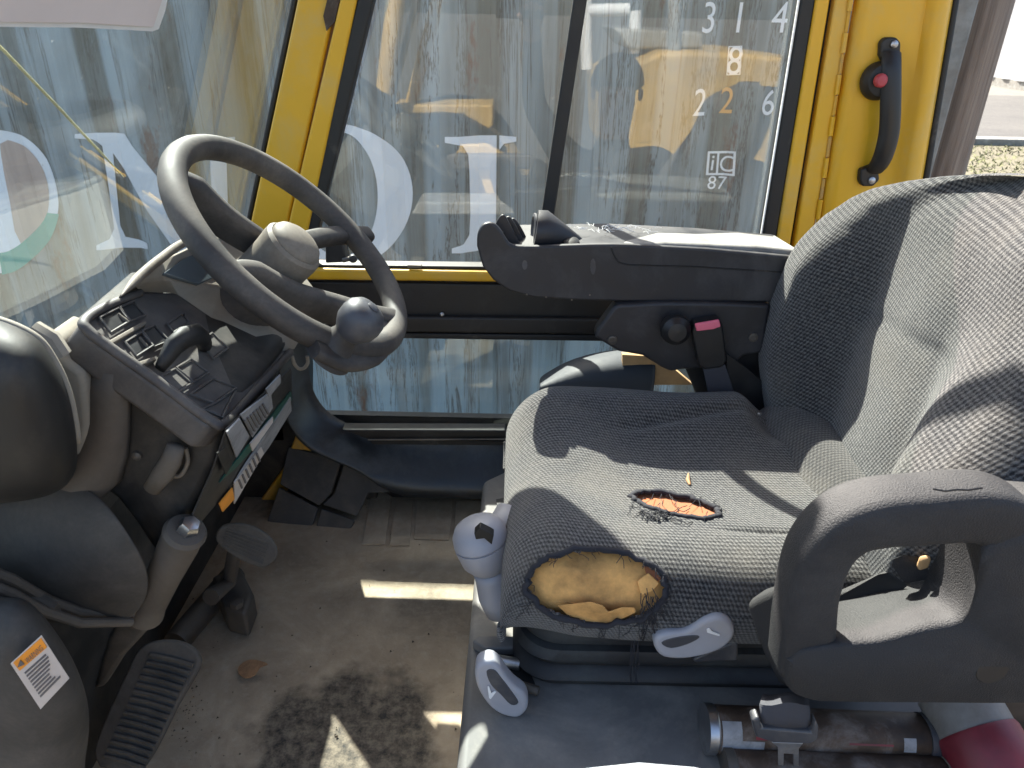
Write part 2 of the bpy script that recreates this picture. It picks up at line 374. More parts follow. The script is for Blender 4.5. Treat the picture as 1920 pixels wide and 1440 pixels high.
# grass tufts on the verge
mb = MB()
for i in range(5200):
    x = 4 + rng.random() * 9; y = 9.3 + rng.random() * 3.9; h = .015 + rng.random() * .045; a = rng.random() * 6.28; d = .015
    mb.add([(x - d * math.cos(a), y - d * math.sin(a), -.995), (x + d * math.cos(a), y + d * math.sin(a), -.995), (x + rng.normal() * .05, y + rng.normal() * .05, -.995 + h)], [(0, 1, 2)])
gr = mb.build('grass', plain('dry_grass', (.12, .125, .05), .9, var=.5, vs=1.5), smooth=False); tag(gr, 'dry green and straw coloured grass on the verge by the road', 'grass', kind='stuff')
# cab floor
fl = MB().box((.1, .82, -.03), (1.5, 1.10, .06)).build('cab_floor', M['floor']); fl['kind'] = 'structure'
# ---------------------------------------------------------------- shipping container
YC = 2.75; PIT = .278
def prof(x):
    q = (x / PIT) % 1.0
    a, b, c_ = .25, .495, .755
    D = .036
    if q < a: return 0
    if q < b: return D * (q - a) / (b - a)
    if q < c_: return D
    return D * (1 - (q - c_) / (1 - c_))
BR = [.0, .25, .495, .755]
CX0, CX1, CZ0, CZ1 = -4.6, 1.425, -.88, 1.72
ct = thing('shipping_container', 'weathered blue grey corrugated shipping container standing outside the cab windows', 'shipping container', (0, YC, CZ0))
xs = sorted([k * PIT + b * PIT for k in range(-18, 7) for b in BR])
xs = [x for x in xs if CX0 + .05 < x < CX1 - .14]
pan = [CX0 + .05]
ns = 5; per = len(xs) // ns
for k in range(ns):
    seg = xs[k * per:(k + 1) * per + 1] if k < ns - 1 else xs[k * per:]
    mb = MB(); top = [V((x, YC + prof(x), CZ1 - .06)) for x in seg]; bot = [V((x, YC + prof(x), CZ0 + .26)) for x in seg]
    back = [V((x, YC + prof(x) + .004, CZ0 + .26)) for x in seg]; backt = [V((x, YC + prof(x) + .004, CZ1 - .06)) for x in seg]
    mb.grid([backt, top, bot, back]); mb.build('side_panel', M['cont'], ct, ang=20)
    if k: 
        x0 = seg[0]
        MB().box((x0, YC + prof(x0) - .002, (CZ0 + CZ1) / 2 + .1), (.012, .006, CZ1 - CZ0 - .34)).build('weld_seam', M['cont'], ct)
MB().box(((CX0 + CX1) / 2, YC + .03, CZ0 + .14), (CX1 - CX0, .14, .24)).build('bottom_rail', M['cont'], ct, bevel=.01)
MB().box(((CX0 + CX1) / 2, YC + .03, CZ1 - .02), (CX1 - CX0, .12, .09)).build('top_rail', M['cont'], ct, bevel=.01)
for x in (CX0, CX1): MB().box((x - .02 if x > 0 else x + .02, YC + .06, (CZ0 + CZ1) / 2 + .1), (.18, .2, CZ1 - CZ0 - .3)).build('corner_post', M['postgrey'], ct, bevel=.012)
MB().box(((CX0 + CX1) / 2, YC + 1.28, (CZ0 + CZ1) / 2), (CX1 - CX0 - .1, 2.2, CZ1 - CZ0 - .1)).build('box_body', M['cont'], ct, bevel=.02)
for x in (CX0 + .06, CX1 - .06):
    MB().box((x, YC + .06, CZ0 - .04), (.18, .17, .16)).build('corner_casting', M['cont'], ct, bevel=.015)
# vertical hat shaped dents are left to the paint; lettering follows the corrugation
dgx = bpy.context.evaluated_depsgraph_get
def curve_mesh(splines=None, text=None, size=.1, pos=(0, 0), shear=0):
    if text is None:
        c = bpy.data.curves.new('c', 'CURVE'); c.dimensions = '2D'; c.fill_mode = 'BOTH'
        for pts in splines:
            s = c.splines.new('POLY'); s.points.add(len(pts) - 1); s.use_cyclic_u = True
            for i, p in enumerate(pts): s.points[i].co = (p[0], p[1], 0, 1)
    else:
        c = bpy.data.curves.new('c', 'FONT'); c.body = text; c.size = size; c.align_x = 'CENTER'; c.align_y = 'CENTER'; c.offset_x, c.offset_y = pos
        c.shear = shear; c.space_character = 1.05
    o = bpy.data.objects.new('c', c); COL.objects.link(o); bpy.context.view_layer.update()
    me = bpy.data.meshes.new_from_object(o.evaluated_get(dgx())); bpy.data.objects.remove(o)
    return me
def paint_on(name, me, mat, parent=ct, lift=.003, zoff=0):
    bm = bmesh.new(); bm.from_mesh(me); bmesh.ops.remove_doubles(bm, verts=bm.verts, dist=1e-5)
    xmin = min(v.co.x for v in bm.verts); xmax = max(v.co.x for v in bm.verts)
    for x in xs:
        if xmin < x < xmax:
            bmesh.ops.bisect_plane(bm, geom=bm.verts[:] + bm.edges[:] + bm.faces[:], plane_co=(x, 0, 0), plane_no=(1, 0, 0), dist=1e-5)
    for v in bm.verts: v.co = Vector((v.co.x, YC + prof(v.co.x) - lift, v.co.y)) - ORG[parent]
    bm.to_mesh(me); bm.free(); me.materials.clear(); me.materials.append(mat); me.name = name
    o = bpy.data.objects.new(name, me); COL.objects.link(o); o.parent = parent; return o
def cxz(px, py): p = at(px, py, y=YC + .018); return (p.x, p.z)
def P2(pts): return [cxz(*p) for p in pts]
def bez(pts, n=8): return [tuple(q) for q in crom(pts, n)]
# letter I
I = [(835, 255), (968, 255), (968, 264), (945, 270), (934, 285), (932, 320), (930, 400), (932, 440), (942, 456), (962, 463), (962, 472), (848, 472), (848, 463), (870, 456), (880, 440), (882, 400), (880, 320), (878, 290), (868, 272), (835, 266)]
paint_on('letter', curve_mesh([P2(I)]), M['lw'])
# letter N
N = [(145, 250), (235, 250), (402, 455), (396, 276), (385, 264), (345, 262), (345, 254), (442, 256), (442, 264), (428, 274), (434, 485), (345, 485), (208, 288), (222, 425), (232, 446), (277, 455), (278, 467), (186, 466), (186, 457), (206, 448), (212, 430), (188, 275), (172, 262), (145, 258)]
paint_on('letter', curve_mesh([P2(N)]), M['lw'])
# letter O
def ell(cx, cy, rx, ry, n=64, a0=0, a1=2 * math.pi, tilt=0):
    return [(cx + rx * math.cos(a0 + (a1 - a0) * i / n) * math.cos(tilt) - ry * math.sin(a0 + (a1 - a0) * i / n) * math.sin(tilt), cy + rx * math.cos(a0 + (a1 - a0) * i / n) * math.sin(tilt) + ry * math.sin(a0 + (a1 - a0) * i / n) * math.cos(tilt)) for i in range(n)]
paint_on('letter', curve_mesh([P2(ell(642, 366, 131, 132)), P2(ell(640, 366, 70, 116))]), M['lw'])
# round emblem left of N : white disc, pinkish brown panel, green crescent
paint_on('emblem_disc', curve_mesh([P2(ell(-22, 378, 128, 138))]), M['lw'])
paint_on('emblem_panel', curve_mesh([P2(ell(-16, 372, 104, 116, 40, -1.25, 1.0) + [(60, 482), (34, 430), (26, 380), (14, 320), (6, 268)])]), M['lp'], lift=.0045)
paint_on('emblem_crescent', curve_mesh([P2(ell(-22, 378, 131, 141, 24, .18, 1.45) + list(reversed(ell(-26, 360, 118, 118, 24, .35, 1.45))))]), M['lg'], lift=.006)
# number and marks near the door end (same characters, same places)
def txt(s, px, py, h, mat, squash=1.0):
    x, z = cxz(px, py); k = F / (at(px, py, y=YC) - CAM).dot(_f)
    me = curve_mesh(text=s, size=h / k / .72)
    xm = [v.co.x for v in me.vertices]; ym = [v.co.y for v in me.vertices]
    cx, cy = (min(xm) + max(xm)) / 2, (min(ym) + max(ym)) / 2
    for v in me.vertices: v.co.x = (v.co.x - cx) * squash + x; v.co.y = v.co.y - cy + z
    return paint_on('marking', me, mat)
for s, px, py, h, mm, q in (('3', 1328, 33, 54, 'lw', .85), ('1', 1389, 33, 54, 'lw', .85), ('4', 1459, 32, 54, 'lw', .85), ('8', 1380, 114, 52, 'lw', .85),
                        ('2', 1311, 191, 50, 'lw', .8), ('2', 1365, 189, 48, 'lo', .85), ('6', 1438, 191, 46, 'lw', .8), ('87', 1346, 344, 25, 'lw', 1.0), ('i', 1338, 307, 30, 'lw', 1.0), ('C', 1364, 308, 30, 'lw', .95)):
    txt(s, px, py, h, M[mm], q)
def ring_poly(o, i): return [P2(o), P2(i)]
paint_on('marking', curve_mesh([P2([(1329, 285), (1380, 284), (1377, 330), (1325, 330)]), P2([(1333, 289), (1347, 289), (1344, 326), (1330, 326)]), P2([(1351, 289), (1376, 288), (1373, 326), (1348, 326)])]), M['lw'])
# square stencil frame round the lone 8
paint_on('marking', curve_mesh([P2([(1368, 87), (1394, 86), (1390, 141), (1364, 142)]), P2([(1370, 89), (1392, 88), (1388, 139), (1366, 140)])]), M['lw'], lift=.0025)

# ---------------------------------------------------------------- pole, far building
pb = at(1822, 150, y=3.0)
po = thing('utility_pole', 'weathered brown timber pole standing between the container and the street', 'pole', (pb.x, 3.05, -1))
prf = [(.098 - .0006 * i, -1 + .35 * i) for i in range(18)]
mb = MB(); rows = []
for r, h in prf: rows.append([V((pb.x + (r + .004 * math.sin(5 * a + h)) * math.cos(a), 3.05 + r * math.sin(a), h)) for a in np.linspace(0, 2 * math.pi, 28, endpoint=False)])
mb.grid(rows, closed=True, caps=True).build('trunk', M['wood'], po)
bl = thing('metal_building', 'white corrugated metal building across the street', 'building', (21, 35, -1))
mb = MB(); yy2 = np.arange(22.7, 48, .2)
rws = [[V((15.2 + (.06 if i % 4 in (1, 2) else 0), y, z)) for i, y in enumerate(yy2)] for z in (-.75, 4)]
M['bld'] = plain('off_white_cladding', (.40, .40, .40), .6, var=.08, vs=3)
mb.grid(rws).build('cladding', M['bld'], bl, ang=20)
MB().box((15.35, 35.3, -.9), (.2, 25.2, .3)).build('plinth', M['postgrey'], bl)
MB().box((21.3, 35.3, 1.5), (11.9, 25.1, 5)).build('body', M['wsheet'], bl)

# ================================================================== CAB: far side
def strip(mb, top_px, bot_px, depth, y, ext=-760):
    """a slanted bar on plane y whose left/right edges run from image row bot to row top, carried on upward to image row ext"""
    (tl, tr, ty), (bl_, br, by) = top_px, bot_px
    def e(t, b): return t + (b - t) * (ext - ty) / (by - ty)
    q = ats([(e(tl, bl_), ext), (e(tr, br), ext), (br, by), (bl_, by)], y=y)
    mb.prism(q, (0, depth, 0)); return mb
fp = thing('front_pillar', 'sloping yellow front cab pillar beside the windscreen', 'cab pillar', tuple(at(510, 430, y=YD)))
strip(MB(), (557, 631, 0), (458, 529, 470), .09, YD + .005).build('pillar_face', M['yellow'], fp, bevel=.006, seg=3)
strip(MB(), (545, 557, 0), (449, 458, 470), .03, YD + .02).build('windscreen_seal', M['seal'], fp, bevel=.003)
mb = MB(); q = ats([(555, 815), (600, 822), (545, 905), (520, 965), (480, 950), (530, 880)], y=YD + .02); mb.prism(q, (0, .05, 0)).build('pillar_foot', M['yellow2'], fp, bevel=.004)
mb = MB(); q = ats([(450, 470), (540, 470), (575, 700), (575, 830), (490, 830), (470, 640)], y=YD + .03); mb.prism(q, (0, .06, 0)).build('pillar_leg', M['black'], fp, bevel=.006)
rst = ats([(618, -20), (640, -20), (628, 40), (612, 58), (606, 30)], y=YD - .001); MB().prism(rst, (0, .004, 0)).build('rust_patch', M['rust'], fp)

dr = thing('side_door', 'yellow framed cab door with two upper panes and a black lower moulding', 'door', tuple(at(900, 930, y=YD)))
strip(MB(), (637, 669, 0), (518, 560, 515), .05, YD - .004).build('frame_post', M['yellow'], dr, bevel=.005, seg=3)
strip(MB(), (669, 700, 0), (548, 580, 505), .03, YD).build('window_seal', M['seal'], dr, bevel=.004)
strip(MB(), (1502, 1530, 0), (1418, 1444, 520), .03, YD).build('window_seal', M['seal'], dr, bevel=.004)
strip(MB(), (1530, 1557, 0), (1444, 1471, 530), .05, YD - .004).build('frame_post', M['yellow'], dr, bevel=.005, seg=3)
strip(MB(), (1075, 1101, 0), (1000, 1024, 505), .02, YD + .004).build('window_mullion', M['seal'], dr, bevel=.003)
strip(MB(), (1497, 1500, 0), (1416, 1418, 505), .004, YD + .003).build('glass_edge', M['wsheet'], dr)  # white strip painted in as the highlight along the glass edge
# glass panes (two sliding panes in the upper window, one below)
q = ats([(697, -30), (1082, -30), (1012, 505), (578, 505)], y=YD + .012); q[0] = at(697 + 155, -520, y=YD + .012); q[1] = at(1075 + 78, -520, y=YD + .012)
pane = MB().prism(q, (0, .005, 0)).build('window_pane', M['glass'], dr, smooth=False)
q = ats([(1090, -520), (1596, -520), (1420, 515), (1016, 510)], y=YD + .022); q[0] = at(1090 + 80, -520, y=YD + .022)
MB().prism(q, (0, .005, 0)).build('window_pane', M['glass'], dr, smooth=False)
MB().prism(ats([(585, 496), (1430, 506), (1430, 512), (585, 503)], y=YD - .002), (0, .03, 0)).build('glazing_bead', M['blackbrown'], dr, bevel=.002)
MB().prism(ats([(764, 497), (790, 498), (790, 503), (764, 503)], y=YD - .012), (0, .01, 0)).build('bead_clip', M['hub'], dr, bevel=.001)
MB().prism(ats([(520, 503), (1462, 518), (1462, 536), (520, 525)], y=YD - .012), (0, .06, 0)).build('sill', M['yellow'], dr, bevel=.006, seg=3)
MB().prism(ats([(520, 527), (1462, 540), (1462, 600), (520, 592)], y=YD + .004), (0, .04, 0)).build('waist_panel', M['black'], dr, bevel=.004)
MB().prism(ats([(520, 592), (1462, 601), (1462, 632), (520, 622)], y=YD - .010), (0, .135, 0)).build('waist_rail', M['blackbrown'], dr, bevel=.005)  # unseen outer depth is shaped to narrow the sun patch on the floor
MB().prism(ats([(520, 622), (1462, 632), (1462, 645), (520, 632)], y=YD - .004), (0, .04, 0)).build('lower_seal', M['seal'], dr, bevel=.003)
q = ats([(500, 625), (1470, 637), (1470, 815), (500, 815)], y=YD + .03); MB().prism(q, (0, .005, 0)).build('lower_pane', M['glass_l'], dr, smooth=False)
for px, py in ((829, 589), (1440, 590)): MB().lathe([(.004, 0), (.0045, .003), (.002, .005)], at(px, py, y=YD), (0, -1, 0), 10).build('screw', M['metal'], dr)
# lower moulding: lofted between the glass edge and the outer edge
inn = crom([(574, 600), (576, 650), (579, 695), (585, 725), (600, 755), (622, 777), (652, 793), (700, 801), (800, 803), (950, 806), (1200, 812)], 6)
out = crom([(500, 590), (520, 660), (530, 730), (548, 795), (590, 838), (640, 860), (688, 880), (715, 905), (745, 924), (800, 931), (1200, 940)], 6)
rows = []
for k in range(13):
    t = k / 12; row = []
    b = math.sin(math.pi * min(1, max(0, (t - .10) / .90)) ** 2.0) * .050
    for a, c in zip(inn, out):
        yy = YD + .028 - sstep(0, .12, t) * .03
        pa = at(a[0], a[1], y=YD + .02); pc = at(c[0], c[1], y=YD - .005)
        p = pa.lerp(pc, t); p.y = pa.y + (pc.y - pa.y) * t - b; row.append(p)
    rows.append(row)
rows.append([p + Vector((0, .07, -.01)) for p in rows[-1]])
MB().grid(rows).build('lower_moulding', M['mould'], dr, ang=180, sub=1)
MB().box((.15, YD + .09, .08), (1.2, .02, .22)).build('outer_skin', M['black'], dr)
MB().prism(ats([(690, 824), (960, 828), (960, 835), (700, 833)], y=YD - .035), (0, .02, 0)).build('moulding_slot', M['seal'], dr)
MB().prism(ats([(640, 806), (948, 807), (948, 823), (690, 824)], y=YD - .032), (0, .03, 0)).build('trim_strip', M['blackbrown'], dr, bevel=.003)
MB().tube(ats([(690, 824.5), (948, 823.5)], y=YD - .036), .0018, 8).build('trim_edge', M['hub'], dr)
# latch on the sill
lt = thing('door_latch', 'black box latch with small knob on the yellow sill', 'latch', tuple(at(635, 480, y=YD - .03)))
MB().prism(ats([(610, 456), (642, 455), (650, 492), (610, 494)], y=YD - .04), (0, .035, 0)).build('latch_body', M['black'], lt, bevel=.003)
MB().tube(ats([(643, 488), (660, 484)], y=YD - .045), .0045, 10).build('latch_pin', M['dkmetal'], lt)
MB().lathe([(.002, 0), (.007, .002), (.008, .007), (.006, .012), (.001, .013)], at(662, 484, y=YD - .04), (.2, -1, .2), 14).build('latch_knob', M['black'], lt)
hk = MB(); pts = [at(px, py, y=YD - .06) for px, py in crom([(548, 668), (552, 682), (560, 691), (570, 690), (577, 680), (576, 668)], 5)]
tag(hk.tube(pts, .0036, 10).build('hook', M['dusty']), 'small dusty wire hook hanging beside the steering column', 'hook')
# rear pillar with hinge and grab handle
rp = thing('rear_pillar', 'wide yellow rear cab pillar behind the seat backrest', 'cab pillar', tuple(at(1600, 520, y=YD)))
strip(MB(), (1566, 1601, 0), (1479, 1512, 520), .05, YD - .004).build('hinge_post', M['yellow'], rp, bevel=.004, seg=3)
strip(MB(), (1557, 1566, 0), (1471, 1479, 520), .03, YD + .012).build('door_gap', M['seal'], rp)
def sl(px0, px1, py): return px0 + (px1 - px0) * py / 520
pts = [(1601, 1512, 0), (1618, 1530, -.014), (1632, 1546, -.018), (1700, 1612, -.016), (1738, 1650, -.012), (1752, 1664, -.022), (1768, 1680, -.026), (1782, 1694, -.016), (1789, 1701, .01)]
rows = [[at(sl(a, b, py), py, y=YD + d) for a, b, d in pts] for py in np.linspace(-520, 540, 12)]
MB().grid(rows).build('pillar_face', M['yellow'], rp, ang=60, solid=.004)
strip(MB(), (1788, 1801, 0), (1700, 1713, 520), .03, YD + .0).build('window_seal', M['seal'], rp, bevel=.004)
for i in range(10):
    y0 = -250 + i * 78; a = at(sl(1594, 1516, y0) + 1, y0, y=YD - .006); b = at(sl(1594, 1516, y0 + 37) + 1, y0 + 37, y=YD - .006)
    MB().tube([a, b], .0042, 8).build('hinge_knuckle', M['yellow'], rp)
    c = at(sl(1594, 1516, y0 + 39) + 1, y0 + 39, y=YD - .005); d = at(sl(1594, 1516, y0 + 76) + 1, y0 + 76, y=YD - .005)
    MB().tube([c, d], .0032, 8).build('hinge_knuckle', M['yellow2'], rp)
gh = thing('grab_handle', 'black grab handle with a red push button on the yellow rear pillar', 'handle', tuple(at(1650, 330, y=YD - .02)))
path = crom([(1672, 100, .032), (1671, 130, .045), (1670, 180, .05), (1668, 240, .05), (1660, 280, .048), (1650, 305, .04), (1640, 318, .028)], 5)
rows = []
pp = [at(p[0], p[1], y=YD - p[2]) for p in path]
MB().tube(pp, [.015 + .002 * math.sin(3.1 * i / len(pp)) for i in range(len(pp))], 14, flat=.62, up=(1, 0, 0)).build('grip', M['black'], gh)
for pl in ([(1652, 80), (1662, 70), (1682, 70), (1690, 80), (1689, 105), (1680, 118), (1658, 118), (1651, 104)], [(1614, 318), (1640, 308), (1648, 312), (1650, 338), (1638, 350), (1618, 350), (1612, 340)]):
    MB().prism(ats(pl, y=YD - .03), (0, .016, 0)).build('mounting_foot', M['black'], gh, bevel=.004, seg=3)
MB().lathe([(.026, 0), (.030, .008), (.029, .02), (.024, .028), (.012, .031)], at(1642, 152, y=YD - .018), (0, -1, .1), 28).build('button_housing', M['gloss'], gh)
MB().lathe([(.0105, 0), (.0105, .006), (.008, .009), (.002, .010)], at(1649, 151, y=YD - .052), (.1, -1, .1), 18).build('button', M['dred'], gh)
for px, py in ((1676, 83), (1634, 338)): MB().lathe([(.006, 0), (.006, .003), (.003, .005)], at(px, py, y=YD - .030), (0, -1, 0), 12).build('screw', M['metal'], gh)
# roof and near pillars (outside the picture, they shade the cab as the real ones do)
a = at(850, -540, y=YD)
rf = MB().box((.28, .84, 1.66), (1.10, 1.16, .07)).build('cab_roof', M['yellow2'], bevel=.02); tag(rf, 'flat yellow cab roof above the seat', 'roof')
rq = MB().box((.84, .34, .8), (.07, .07, 1.66)).build('rear_post', M['yellow2'], bevel=.01); tag(rq, 'plain yellow corner post behind the seat on the open side', 'cab pillar')
# windscreen
a = at(452, 470, y=YD + .03); b = at(551, 0, y=YD + .03); dv = (b - a) / (b.z - a.z)
def wsx(z): return a.x + dv.x * (z - a.z)
ws = thing('windscreen', 'dusty sloping cab windscreen left of the front pillar', 'windscreen', (wsx(.3), .85, .3))
MB().prism([(wsx(.30), .34, .30), (wsx(.30), 1.35, .30), (wsx(1.40), 1.35, 1.40), (wsx(1.40), .34, 1.40)], (-.006, 0, 0)).build('windscreen_pane', M['glass_f'], ws, smooth=False)
pw = (Vector((wsx(.5), 0, .5)), Vector((1, 0, -dv.x)).normalized())
pwo = (pw[0] - pw[1] * .03, pw[1])
sh = ats([(-260, -200), (310, -200), (312, 0), (308, 20), (296, 54), (284, 58), (150, 51), (-260, 46)], pl=(pw[0] + pw[1] * .004, pw[1]))
nb = thing('paper_notice', 'pinkish paper sheet with white border stuck inside the windscreen', 'paper sheet', tuple(sh[5]))
MB().prism(sh, pw[1] * .001).build('sheet', M['white'], nb)
sh = ats([(-260, -200), (300, -200), (302, 0), (286, 50), (150, 42), (-260, 38)], pl=(pw[0] + pw[1] * .006, pw[1])); MB().prism(sh, pw[1] * .001).build('sheet_face', M['paper'], nb)
wp = thing('wiper', 'thin pale yellow wiper arm slanting down the windscreen outside', 'wiper', tuple(at(0, 85, pl=pwo)))
pts = [at(p[0], p[1], pl=pwo) for p in crom([(-60, 30), (0, 88), (60, 150), (110, 202), (150, 245), (190, 287), (232, 332)], 5)]
MB().tube(pts, [.0014] * (len(pts) - 6) + [.0013, .0012, .001, .0008, .0007, .0005], 8).build('arm', M['palestrip'], wp)  # strip added to draw a reflection across the windscreen
# ================================================================== STEERING
sc = .875
WC = CAM + (Vector((-.3096, 1.013, .691)) - CAM) * sc; WR = .1835 * sc; wr = .0176 * sc
el, az_ = math.radians(45.48), math.radians(-2.6)
WN = Vector((math.cos(el) * math.cos(az_), math.sin(az_) * math.cos(el), math.sin(el))).normalized()
WP = (WC, WN)
w1 = WN.cross(Vector((0, 1, 0))).normalized(); w2 = WN.cross(w1)
def wl(px, py, h=0.0): return at(px, py, pl=(WC + WN * h, WN)) 
sw = thing('steering_wheel', 'dusty grey brown steering wheel with domed hub and spinner knob', 'steering wheel', tuple(WC))
pts = [WC + w1 * (WR * math.cos(t)) + w2 * (WR * math.sin(t)) for t in np.linspace(0, 2 * math.pi, 96, endpoint=False)]
rim = MB(); rim.tube(pts, wr, 18, closed=True, up=tuple(WN)).build('rim', M['wheel'], sw, ang=180)
def blade(pa, widths, thick, name, hts):
    """spoke blade along wheel-plane points with given half widths (in-plane) and heights along the wheel axis"""
    P = [wl(*p) + WN * h for p, h in zip(pa, hts)]
    P = [V(q) for q in crom(P, 6)]; tk = list(thick) if hasattr(thick, '__len__') else [thick] * 2
    W = [float(x) for x in np.interp(np.linspace(0, 1, len(P)), np.linspace(0, 1, len(widths)), widths)]
    TK = [float(x) for x in np.interp(np.linspace(0, 1, len(P)), np.linspace(0, 1, len(tk)), tk)]
    rows = []
    for i, p in enumerate(P):
        t = (P[min(i + 1, len(P) - 1)] - P[max(i - 1, 0)]).normalized(); s_ = WN.cross(t).normalized()
        row = []
        for k in range(14):
            a_ = 2 * math.pi * k / 14; ca, sa = math.cos(a_), math.sin(a_)
            row.append(p + s_ * (W[i] * math.copysign(abs(ca) ** .6, ca)) + WN * (TK[i] * math.copysign(abs(sa) ** .6, sa)))
        rows.append(row)
    return MB().grid(rows, closed=True, caps=True).build(name, M['wheel'], sw, ang=60)
blade([(332, 332), (370, 352), (445, 395), (545, 448)], [.010, .012, .011, .012], [.012, .024, .020, .018], 'spoke', [-.004, -.012, -.022, -.03])
blade([(560, 440), (605, 432), (645, 434), (690, 440)], [.014, .012, .012, .013], [.016, .014, .012, .011], 'spoke', [-.028, -.018, -.008, -.002])
blade([(438, 508), (480, 512), (560, 535), (640, 562), (700, 588), (748, 602)], [.010, .012, .012, .012, .012, .016], [.014, .025, .023, .021, .018, .014], 'spoke', [-.004, -.012, -.022, -.018, -.008, -.002])
hc = wl(536, 478, 0)
MB().lathe([(.038, -.085), (.037, -.045), (.036, -.01), (.037, .008), (.0365, .016), (.033, .020)], hc, WN, 40).build('hub', M['hub'], sw)
MB().lathe([(.0315, .018), (.0315, .022), (.029, .0265), (.022, .031), (.012, .034), (.001, .035)], hc, WN, 40).build('hub_cap', M['hub'], sw)
MB().lathe([(.05, -.20), (.048, -.10), (.040, -.06), (.032, -.03)], hc, WN, 30).build('column_boot', M['wheel'], sw)
# spinner knob with flared base on the lower rim
kb = wl(626, 650, -.002)
MB().lathe([(.032, -.012), (.028, -.002), (.0195, .008), (.0155, .020), (.0165, .027)], kb, WN, 28).build('knob_base', M['wheel'], sw)
sp_ = MB().lathe([(.0165, .025), (.020, .030), (.0245, .038), (.0258, .048), (.0245, .057), (.019, .0645), (.010, .0685), (.002, .0695)], kb, WN, 32).build('spinner_knob', M['knob'], sw)
MB().lathe([(.007, .066), (.007, .0700), (.005, .0712), (.001, .0714)], kb, WN, 20).build('knob_badge', M['knob'], sp_)
blade([(592, 652), (640, 664), (690, 652), (728, 618), (748, 580)], [.010, .020, .024, .020, .010], .008, 'rim_web', [-.002, -.004, -.005, -.004, -.002])
# ---------------------------------------------------------------- instrument console
Y0 = .62
cn = thing('instrument_console', 'dusty dark instrument console with switch tray under the steering wheel', 'console', tuple(at(300, 1050, y=Y0)))
TA, TB = at(152, 606, y=Y0), at(420, 800, y=Y0); TC = at(545, 662, y=.845)
PT = plane3(TA, TB, TC); TN = PT[1]
def tp(px, py, h=0): return at(px, py, pl=(PT[0] + TN * h, TN))
tray = [tp(*p) for p in [(150, 604), (196, 572), (262, 545), (330, 545), (400, 590), (470, 640), (555, 650), (480, 740), (424, 800), (395, 800), (300, 728), (215, 668), (168, 632)]]
MB().prism(tray, -TN * .034).build('tray', M['console'], cn, bevel=.006, seg=3)
# raised rim of the tray
rimp = [V(q) for q in crom([tp(*p, .002) for p in [(262, 549), (196, 576), (158, 602), (168, 622), (215, 658), (300, 718), (395, 788), (424, 792), (478, 735), (545, 660)]], 6)]
MB().tube(rimp, .0042, 10, flat=1.2).build('tray_rim', M['console'], cn, ang=180)
wells = [[(190, 596), (221, 580), (240, 602), (208, 621)], [(227, 577), (250, 567), (270, 590), (246, 600)], [(238, 642), (264, 626), (284, 648), (256, 666)], [(270, 622), (290, 612), (314, 638), (290, 648)],
         [(316, 607), (342, 590), (352, 604), (326, 622)], [(378, 642), (398, 627), (424, 652), (400, 670)], [(334, 690), (358, 676), (388, 698), (362, 714)], [(306, 706), (328, 694), (356, 718), (334, 732)],
         [(362, 738), (400, 712), (438, 728), (402, 754)], [(384, 766), (404, 756), (438, 736), (416, 780)]]
for i, wq in enumerate(wells):
    cx_, cy_ = sum(p[0] for p in wq) / 4, sum(p[1] for p in wq) / 4
    MB().prism([tp(*p, .0022) for p in wq], -TN * .004).build('switch_blank', M['black'] if i < 4 else M['console'], cn, bevel=.0012)
    o_ = [tp(cx_ + (p[0] - cx_) * 1.13, cy_ + (p[1] - cy_) * 1.13, .0030) for p in wq]
    MB().tube([o_[0], o_[0].lerp(o_[1], .5), o_[1], o_[1].lerp(o_[2], .5), o_[2], o_[2].lerp(o_[3], .5), o_[3], o_[3].lerp(o_[0], .5)], .0014, 6, closed=True).build('switch_frame', M['console'], cn)
for pa, pc in (((205, 638), (272, 600)), ((252, 680), (290, 668)), ((222, 585), (240, 598)), ((262, 630), (276, 644))):
    MB().prism([tp(pa[0], pa[1], .005), tp(pc[0], pc[1], .005), tp(pc[0] + 4, pc[1] + 7, .005), tp(pa[0] + 5, pa[1] + 7, .005)], -TN * .006).build('divider', M['hub'], cn, bevel=.001)
kl = MB().tube([tp(300, 690, .006), tp(312, 672, .012), tp(325, 650, .022), tp(345, 633, .03), tp(368, 626, .03), tp(380, 634, .02), tp(384, 645, .004)], [.006, .0085, .011, .0115, .0105, .010, .010], 14, flat=.75)
kl.build('direction_lever', M['gloss'], cn, ang=180)
# raised binnacle behind the tray
hp = PT[0] + TN * .035
bp = [(228, 556), (262, 520), (300, 488), (352, 456), (440, 428), (520, 440), (605, 560), (548, 650), (470, 652), (405, 600), (335, 552)]
def hpnt(px, py, h): return tp(px, py, h)
B0 = [hpnt(*p, .001) for p in [(262, 546), (330, 550), (400, 598), (470, 652), (520, 660), (552, 654)]]
B1 = [hpnt(*p, .022) for p in [(250, 530), (310, 522), (420, 540), (500, 590), (548, 612), (590, 590)]]
B2 = [hpnt(*p, .034) for p in [(252, 520), (300, 487), (400, 440), (500, 440), (560, 500), (606, 560)]]
B3 = [p - TN * .10 for p in B2]
MB().grid([B0, B1, B2, B3]).build('binnacle', M['dusty'], cn, bevel=.004, seg=3, ang=28)
MB().grid([[p - TN * .0005 for p in B0], [p - TN * .09 for p in B0]]).build('binnacle_skirt', M['console'], cn)
MB().prism([hpnt(*p, h) for p, h in [((306, 512), .0275), ((345, 484), .0345), ((398, 462), .0345), ((452, 498), .0285), ((372, 532), .0245)]], -TN * .004).build('display', M['screen'], cn, bevel=.001)
edge = [V(q) for q in crom([at(px, py, pl=(hp + TN * .006, TN)) for px, py in [(226, 556), (260, 520), (300, 486), (352, 452), (440, 424)]], 6)]
